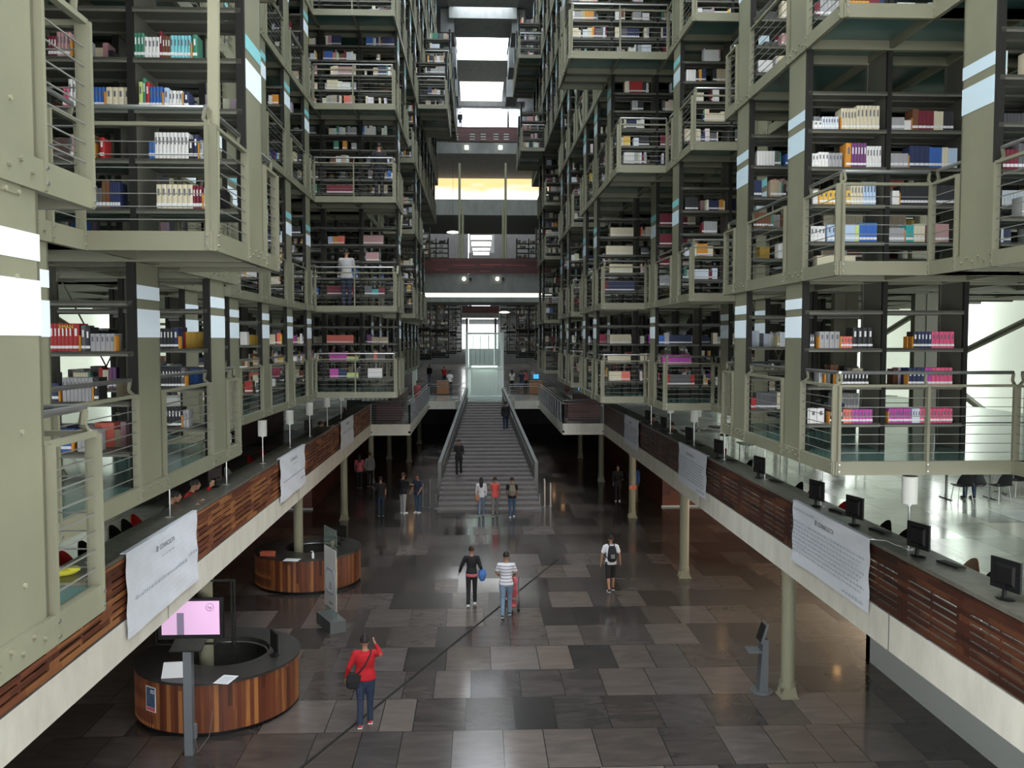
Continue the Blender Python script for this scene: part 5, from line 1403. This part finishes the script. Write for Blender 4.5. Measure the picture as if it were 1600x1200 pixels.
    for i in range(2):
        hp, kn, an = L[i]
        if shorts: g.loft([hp, (hp+kn)/2, kn+(an-kn)*0.12], [(0.100*B, 0.108*B), (0.094*B, 0.098*B), (0.084, 0.088)], 12, (1,0,0), ek=0.3)
        else: g.loft([hp, (hp+kn)/2, kn, kn*0.5+an*0.5, an+(an-kn)*0.02], [(0.098*B, 0.106*B), (0.084*B, 0.090*B), (0.067, 0.072), (0.062, 0.066), (0.056, 0.062)], 12, (1,0,0))
    remeshed(g, 'trousers' if not shorts else 'shorts', bottom, t, vox)
    for i in range(2):
        hp, kn, an = L[i]
        m = MB(); m.loft([an+V((0,-0.03,-0.035)), an+V((0,0.06,-0.040)), an+V((0,0.16,-0.052))], [(0.040,0.042), (0.044,0.036), (0.038,0.022)], 12, (1,0,0))
        m.sm = True; so = m.build('shoe', shoes, t)
        z = an.z-0.078; MB().box(an.x-0.043, an.x+0.043, an.y-0.07, an.y+0.19, z, z+0.016).build('sole', 'white_paint', so)
    # hair
    m = MB()
    m.ell(hc+V((0, -0.012, 0.030)), (0.090, 0.102, 0.108), 18, 12, zmin=-0.035)
    if hair == 'long': m.loft([hc+V((0,-0.05,0.05)), hc+V((0,-0.085,-0.08)), hc+V((0,-0.105,-0.22)), hc+V((0,-0.10,-0.36))], [(0.082,0.05), (0.092,0.05), (0.085,0.04), (0.05,0.025)], 14, (1,0,0))
    if hair == 'bun': m.ell(hc+V((0, -0.075, 0.10)), (0.045, 0.045, 0.045), 12, 8)
    if hair == 'pony': m.loft([hc+V((0,-0.10,0.04)), hc+V((0,-0.14,-0.04)), hc+V((0,-0.12,-0.16))], [(0.03,0.03), (0.032,0.03), (0.012,0.012)], 10, (1,0,0))
    if hair == 'top': m.ell(hc+V((0, -0.02, 0.13)), (0.05, 0.06, 0.05), 12, 8)
    if hair != 'bald': remeshed(m, 'hair', hmat, t, 0.012, 1)
    t['T'] = 0
    return t, A, T, hc
def bag_strap(t, a, b, mat, via=None, w_=0.03):
    MB().tube([a]+(via or [])+[b], w_*0.4, 8).build('bag_strap', mat, t)

# --- the four large figures -------------------------------------------------
p = atz(571, 1132)
t, A, T, hc = person('person in a red jumper and jeans walking with a black shoulder bag', (p.x, p.y, 0), R(4), 1.74, 'red_knit', 'denim_dark', 'long', False, 'red', 'top', stride=0.10,
    arms=((0.1, 0.3), (0.9, 1.9)), hands=[[(-0.30, -0.02, 1.14), (-0.36, 0.06, 0.93)], [(0.30, 0.12, 1.30), (0.20, 0.26, 1.46)]], vox=0.011, build=1.16, hem=0.92)
bg_ = thing('shoulder_bag', 'black shoulder bag hanging at the left hip of the person in red', 'bag', (0,0,0)); bg_.location = (p.x-0.20, p.y-0.10, 0.80); bg_.rotation_euler = (0,0,R(10))
m = MB(); m.loft([(0,0,0.0), (0,0,0.10), (0,0,0.22)], [(0.15,0.06), (0.155,0.065), (0.14,0.05)], 14, (1,0,0)); remeshed(m, 'bag_body', 'black_cloth', bg_, 0.012)
MB().box(-0.13, 0.13, -0.075, -0.06, 0.10, 0.24).build('flap', 'black', bg_)
MB().tube([(0.05,-0.03,0.22), (0.20,-0.085,0.42), (0.31,-0.06,0.62), (0.33,0.0,0.69), (0.30,0.09,0.66)], 0.014, 8).build('strap', 'black_cloth', bg_)

p = atz(737, 945)
t, A, T, hc = person('woman in black with a pink hem walking, hair tied up, blue bag on her arm', (p.x, p.y, 0), R(-2), 1.66, 'black_cloth', 'black_cloth', 'long', False, 'white_cloth', 'bun', 'hair_brown', stride=0.16,
    hands=[[(-0.29, 0.02, 1.16), (-0.36, 0.14, 0.94)], [(0.25, -0.02, 1.15), (0.27, 0.16, 1.03)]], vox=0.012, build=0.90, hem=0.92, head=R(-25))
m = MB(); m.loft([(0,0,0.865), (0,0,0.925)], [(0.180,0.138), (0.180,0.138)], 18, ek=0.15); remeshed(m, 'pink_hem', 'pink_cloth', t, 0.012)
bg_ = thing('handbag', 'blue rounded bag hanging from the arm of the woman in black', 'bag', (p.x+0.30, p.y+0.06, 0.74))
m = MB(); m.loft([(0,0,0), (0,0,0.12), (0,0,0.22)], [(0.09,0.10), (0.13,0.10), (0.10,0.06)], 12, (1,0,0)); remeshed(m, 'bag_body', 'blue_cloth', bg_, 0.012)
MB().tube([(0.06,-0.02,0.20), (-0.05,-0.04,0.45), (-0.14,0,0.60)], 0.012, 8).build('strap', 'denim_light', bg_)

p = atz(791, 962)
t, A, T, hc = person('man in a white striped polo and light jeans pushing a pink pushchair', (p.x, p.y, 0), R(-4), 1.74, 'striped_polo', 'denim_light', 'short', False, 'denim_dark', 'short', stride=0.18,
    hands=[[(-0.26, 0.06, 1.14), (-0.18, 0.28, 1.02)], [(0.26, 0.06, 1.14), (0.20, 0.28, 1.02)]], vox=0.012, build=1.06)
st = thing('pushchair', 'pink folding pushchair pushed by the man in the striped polo', 'pushchair', (p.x+0.16, p.y+0.55, 0), R(-4))
for sx in (-1, 1):
    MB().tube([(sx*0.20, 0.35, 0.09), (sx*0.20, 0.05, 0.55), (sx*0.20, -0.22, 1.0), (sx*0.16, -0.30, 1.02)], 0.014, 8).build('frame_tube', 'steel', st)
    MB().tube([(sx*0.20, -0.15, 0.09), (sx*0.20, 0.10, 0.60)], 0.012, 8).build('frame_tube', 'steel', st)
    for yy in (-0.15, 0.35):
        m = MB(); m.tube([(sx*0.20-0.03, yy, 0.09), (sx*0.20+0.03, yy, 0.09)], 0.09, 16); m.build('wheel', 'tyre', st)
m = MB(); m.loft([(0,0.25,0.35), (0,0.0,0.38), (0,-0.10,0.60), (0,-0.12,0.82)], [(0.17,0.05), (0.18,0.07), (0.18,0.06), (0.16,0.04)], 12, (1,0,0)); remeshed(m, 'seat', 'pink_cloth', st, 0.015)
m = MB(); m.loft([(0,0.1,0.86), (0,-0.08,0.88), (0,-0.18,0.78)], [(0.17,0.04), (0.18,0.05), (0.18,0.03)], 12, (1,0,0)); remeshed(m, 'hood', 'rose_cloth' if 'rose_cloth' in MATS else 'pink_cloth', st, 0.015)
m = MB(); m.loft([(0,-0.2,0.16), (0,0.15,0.16)], [(0.15,0.07), (0.15,0.07)], 12, (1,0,0)); remeshed(m, 'basket', 'pink_cloth', st, 0.015)

p = atz(954, 923)
t, A, T, hc = person('boy in a white tee and black shorts walking away with a black backpack', (p.x, p.y, 0), R(3), 1.66, 'white_cloth', 'black_cloth', 'short', True, 'black', 'short', stride=0.14,
    hands=[[(-0.27, -0.02, 1.14), (-0.30, 0.0, 0.90)], [(0.27, -0.02, 1.14), (0.30, 0.02, 0.90)]], vox=0.012, build=1.0)
for q in (t,):
    b2 = thing('backpack', 'black backpack worn by the boy in the white tee', 'backpack', (p.x, p.y, 1.0*1.66/1.72), R(3))
    m = MB(); m.loft([(0,-0.20,0.02), (0,-0.22,0.18), (0,-0.19,0.38)], [(0.135,0.08), (0.145,0.09), (0.11,0.06)], 14, (1,0,0)); remeshed(m, 'bag_body', 'black_cloth', b2, 0.012)
    MB().box(-0.06, 0.06, -0.315, -0.30, 0.08, 0.20).build('pocket', 'grey_cloth', b2)
    for sx in (-1, 1): MB().tube([(sx*0.06,-0.17,0.40), (sx*0.09,-0.08,0.47), (sx*0.10,0.05,0.44), (sx*0.13,0.14,0.25), (sx*0.15,-0.02,0.08), (sx*0.12,-0.14,0.05)], 0.016, 8).build('strap', 'black_cloth', b2)

# --- at the foot of the stairs ----------------------------------------------
G = lambda px, py, z=0.0: atz(px, py, z)
p = G(766, 800); P1 = G(752, 805)
person('woman in a white top and jeans with long black hair at the stair foot', (P1.x, P1.y, 0), 0, 1.60, 'white_cloth', 'denim_light', 'long', False, 'hair_brown', 'long', stride=0.12, arms=((0.1,0.2),(0.0,0.2)), vox=0.016, build=0.92)
b2 = thing('handbag', 'tan handbag at the hip of the woman in white', 'bag', (P1.x-0.17, P1.y-0.10, 0.66))
m = MB(); m.loft([(0,0,0), (0,0,0.12), (0,0,0.22)], [(0.10,0.06), (0.13,0.06), (0.09,0.04)], 12, (1,0,0)); remeshed(m, 'bag_body', 'tan_leather', b2, 0.014); MB().tube([(0,0,0.2), (0.02,0.02,0.6)], 0.010, 6).build('strap', 'tan_leather', b2)
P1 = G(773.5, 806)
person('woman in a coral vest and grey trousers at the stair foot, hair up', (P1.x, P1.y, 0), 0, 1.64, 'coral_cloth', 'grey_cloth', 'none', False, 'black', 'bun', 'hair_brown', stride=0.12, arms=((0.3,1.6),(0.0,0.2)), vox=0.016, build=0.92)
P1 = G(800, 808)
person('young man in a dark tee and jeans with a khaki backpack at the stair foot', (P1.x, P1.y, 0), 0, 1.68, 'black_cloth', 'denim', 'short', False, 'white_cloth', 'short', stride=0.14, arms=((0.1,0.2),(0.1,0.2)), vox=0.016)
b2 = thing('backpack', 'khaki backpack worn by the young man at the stair foot', 'backpack', (P1.x, P1.y, 0.97))
m = MB(); m.loft([(0,-0.20,0.02), (0,-0.22,0.18), (0,-0.19,0.38)], [(0.145,0.08), (0.155,0.09), (0.11,0.06)], 14, (1,0,0)); remeshed(m, 'bag_body', 'khaki', b2, 0.014)
for sx in (-1, 1): MB().tube([(sx*0.08,-0.17,0.38), (sx*0.12,0.0,0.46), (sx*0.13,0.12,0.30)], 0.016, 8).build('strap', 'khaki', b2)
def stairz(y): return ZM/NS*max(0, math.ceil((y-SY0)/((SY1-SY0)/NS)))
def onstair(px, py):
    best = None
    for i in range(NS+1):
        z = ZM*i/NS; q = atz(px, py, z); e = abs(stairz(q.y)-z)
        if best is None or e < best[0]: best = (e, q.x, q.y, z)
    return best[1:]
person('man in black coming down the left side of the stairs', onstair(717, 742), R(176), 1.72, 'black_cloth', 'black_cloth', 'long', False, 'black', 'short', stride=0.14, arms=((0.2,0.9),(0.2,1.4)), vox=0.016)
person('man in a dark jacket climbing the right side of the stairs', onstair(790, 673), 0, 1.72, 'black_cloth', 'navy_cloth', 'long', False, 'black', 'short', stride=0.16, arms=((0,0.2),(0,0.2)), vox=0.016)
# --- standing left in the gloom ---------------------------------------------
P1 = G(595, 806); person('person in black with a pale sleeve standing left of the group', (P1.x, P1.y, 0), R(20), 1.66, 'black_cloth', 'denim_dark', 'short', False, 'black', 'short', arms=((0.3,1.4),(0,0.1)), vox=0.016)
P1 = G(630, 802); person('man in a black tee and light grey trousers talking', (P1.x, P1.y, 0), R(-50), 1.74, 'black_cloth', 'lightgrey_cloth', 'short', False, 'white_cloth', 'short', hmat='hair_brown', arms=((0.2,0.3),(0.9,0.5)), vox=0.016, build=1.1)
P1 = G(653, 801); person('man in a navy tee and jeans facing the grey trousered man', (P1.x, P1.y, 0), R(150), 1.66, 'navy_cloth', 'denim', 'short', False, 'white_cloth', 'short', arms=((0.2,0.6),(0.2,0.6)), vox=0.016, build=1.08)
P1 = G(562, 762); person('person in a pink top standing behind the left columns', (P1.x, P1.y, 0), R(10), 1.68, 'pink_cloth', 'black_cloth', 'short', False, 'black', 'long', arms=((0.1,0.4),(0.1,0.4)), vox=0.018)
P1 = G(578, 760); person('person in grey beside the one in pink', (P1.x, P1.y, 0), R(10), 1.70, 'grey_cloth', 'black_cloth', 'long', vox=0.018)
P1 = G(965, 783); person('person in black by the right timber wall', (P1.x, P1.y, 0), R(170), 1.66, 'black_cloth', 'black_cloth', 'long', False, 'white_cloth', 'long', arms=((0.2,1.2),(0,0.3)), vox=0.016)
P1 = G(991, 783); person('man in a blue shirt and beige trousers behind the far column', (P1.x, P1.y, 0), R(-30), 1.74, 'blue_cloth', 'khaki', 'long', False, 'black', 'short', stride=0.15, vox=0.016)
# --- on the landing ---------------------------------------------------------
for px, py, lb, kw in ((703, 613, 'person in a white top and black trousers on the landing left of the lift', dict(top='white_cloth', bottom='black_cloth', sleeve='short')),
                       (694, 601, 'person in a red top farther back left of the lift', dict(top='red_knit', bottom='navy_cloth', sleeve='short')),
                       (800, 610, 'person with a pale backpack on the landing right of the lift', dict(top='paper', bottom='black_cloth', sleeve='short', hair='long')),
                       (815, 612, 'person in a navy top and denim skirt right of the lift', dict(top='navy_cloth', bottom='denim', sleeve='short', shorts=True)),
                       (821, 610, 'person in a pale pink top behind the navy one', dict(top='pink_cloth', bottom='black_cloth', sleeve='short'))):
    P1 = G(px, py, ZM); person(lb, (P1.x, P1.y, ZM), 0, 1.68, vox=0.022, **kw)
P1 = G(671, 598, ZM); person('dark figure at the left service desk on the landing', (P1.x, P1.y, ZM), R(180), 1.7, vox=0.022)
P1 = G(845, 606, ZM); 
person('person leaning on the left inner railing in a red patterned top', (-3.75, 54.5, ZM), R(200), 1.62, 'pink_cloth', 'red_knit', 'short', hair='bun', lean=0.1, vox=0.02, build=1.1)
p = aty(719, 199, 96); person('tiny dark figure standing on the highest bridge', (p.x, 96.5, p.z), 0, 1.8, vox=0.03)
# --- readers at the counters, in the stacks, at the desks --------------------
def reader(px, py, x, label, rz, **k):
    q = atx(px, py, x); return person(label, (x, q.y, ZM), rz, seat=True, **k)
reader(248, 792, -6.25, 'dark clothed reader bent over the left counter', R(-85), lean=0.45, arms=((0.7,0.9),(0.7,0.9)), vox=0.016)
reader(285, 775, -6.2, 'reader in dark red leaning on an elbow at the left counter', R(-80), top='red_knit', lean=0.35, arms=((0.8,1.5),(0.6,0.9)), vox=0.016, hair='short')
reader(483, 668, -6.2, 'reader in a blue striped shirt bent over the left counter', R(-90), top='striped_blue', sleeve='short', lean=0.6, arms=((0.7,0.8),(0.7,0.8)), vox=0.016)
person('reader in black seated at the far right table', (13.0, 22.1, ZM), 0, seat=True, lean=0.3, arms=((0.6,0.9),(0.6,0.9)), vox=0.018)
for px, py, lb in ((1032, 650, 'dark clothed reader at the right counter, farthest'), (1062, 672, 'dark clothed reader with reddish bag at the right counter')):
    reader(px, py, 7.2, lb, R(85), lean=0.4, arms=((0.7,0.9),(0.7,0.9)), vox=0.018)
person('attendant in black behind the far reception desk', (-4.55, 27.3, 0), R(185), 1.66, 'black_cloth', 'black_cloth', 'long', hair='short', seat=True, arms=((0.5,0.9),(0.5,0.9)), vox=0.016)
# man browsing in the left group of stacks
person('man in a grey shirt browsing on the second tier of the left stack', (-4.0, 27.15, ZL[1]+0.17), R(0), 1.74, 'lightgrey_cloth', 'navy_cloth', 'long', arms=((0.5,0.8),(0.3,0.6)), vox=0.016, build=1.05)
person('dark haired figure browsing on the third tier of the left stack', (-2.98, 27.1, ZL[2]+0.17), R(0), 1.66, 'black_cloth', 'black_cloth', 'long', vox=0.018)

bpy.data.scenes.remove(TMP)
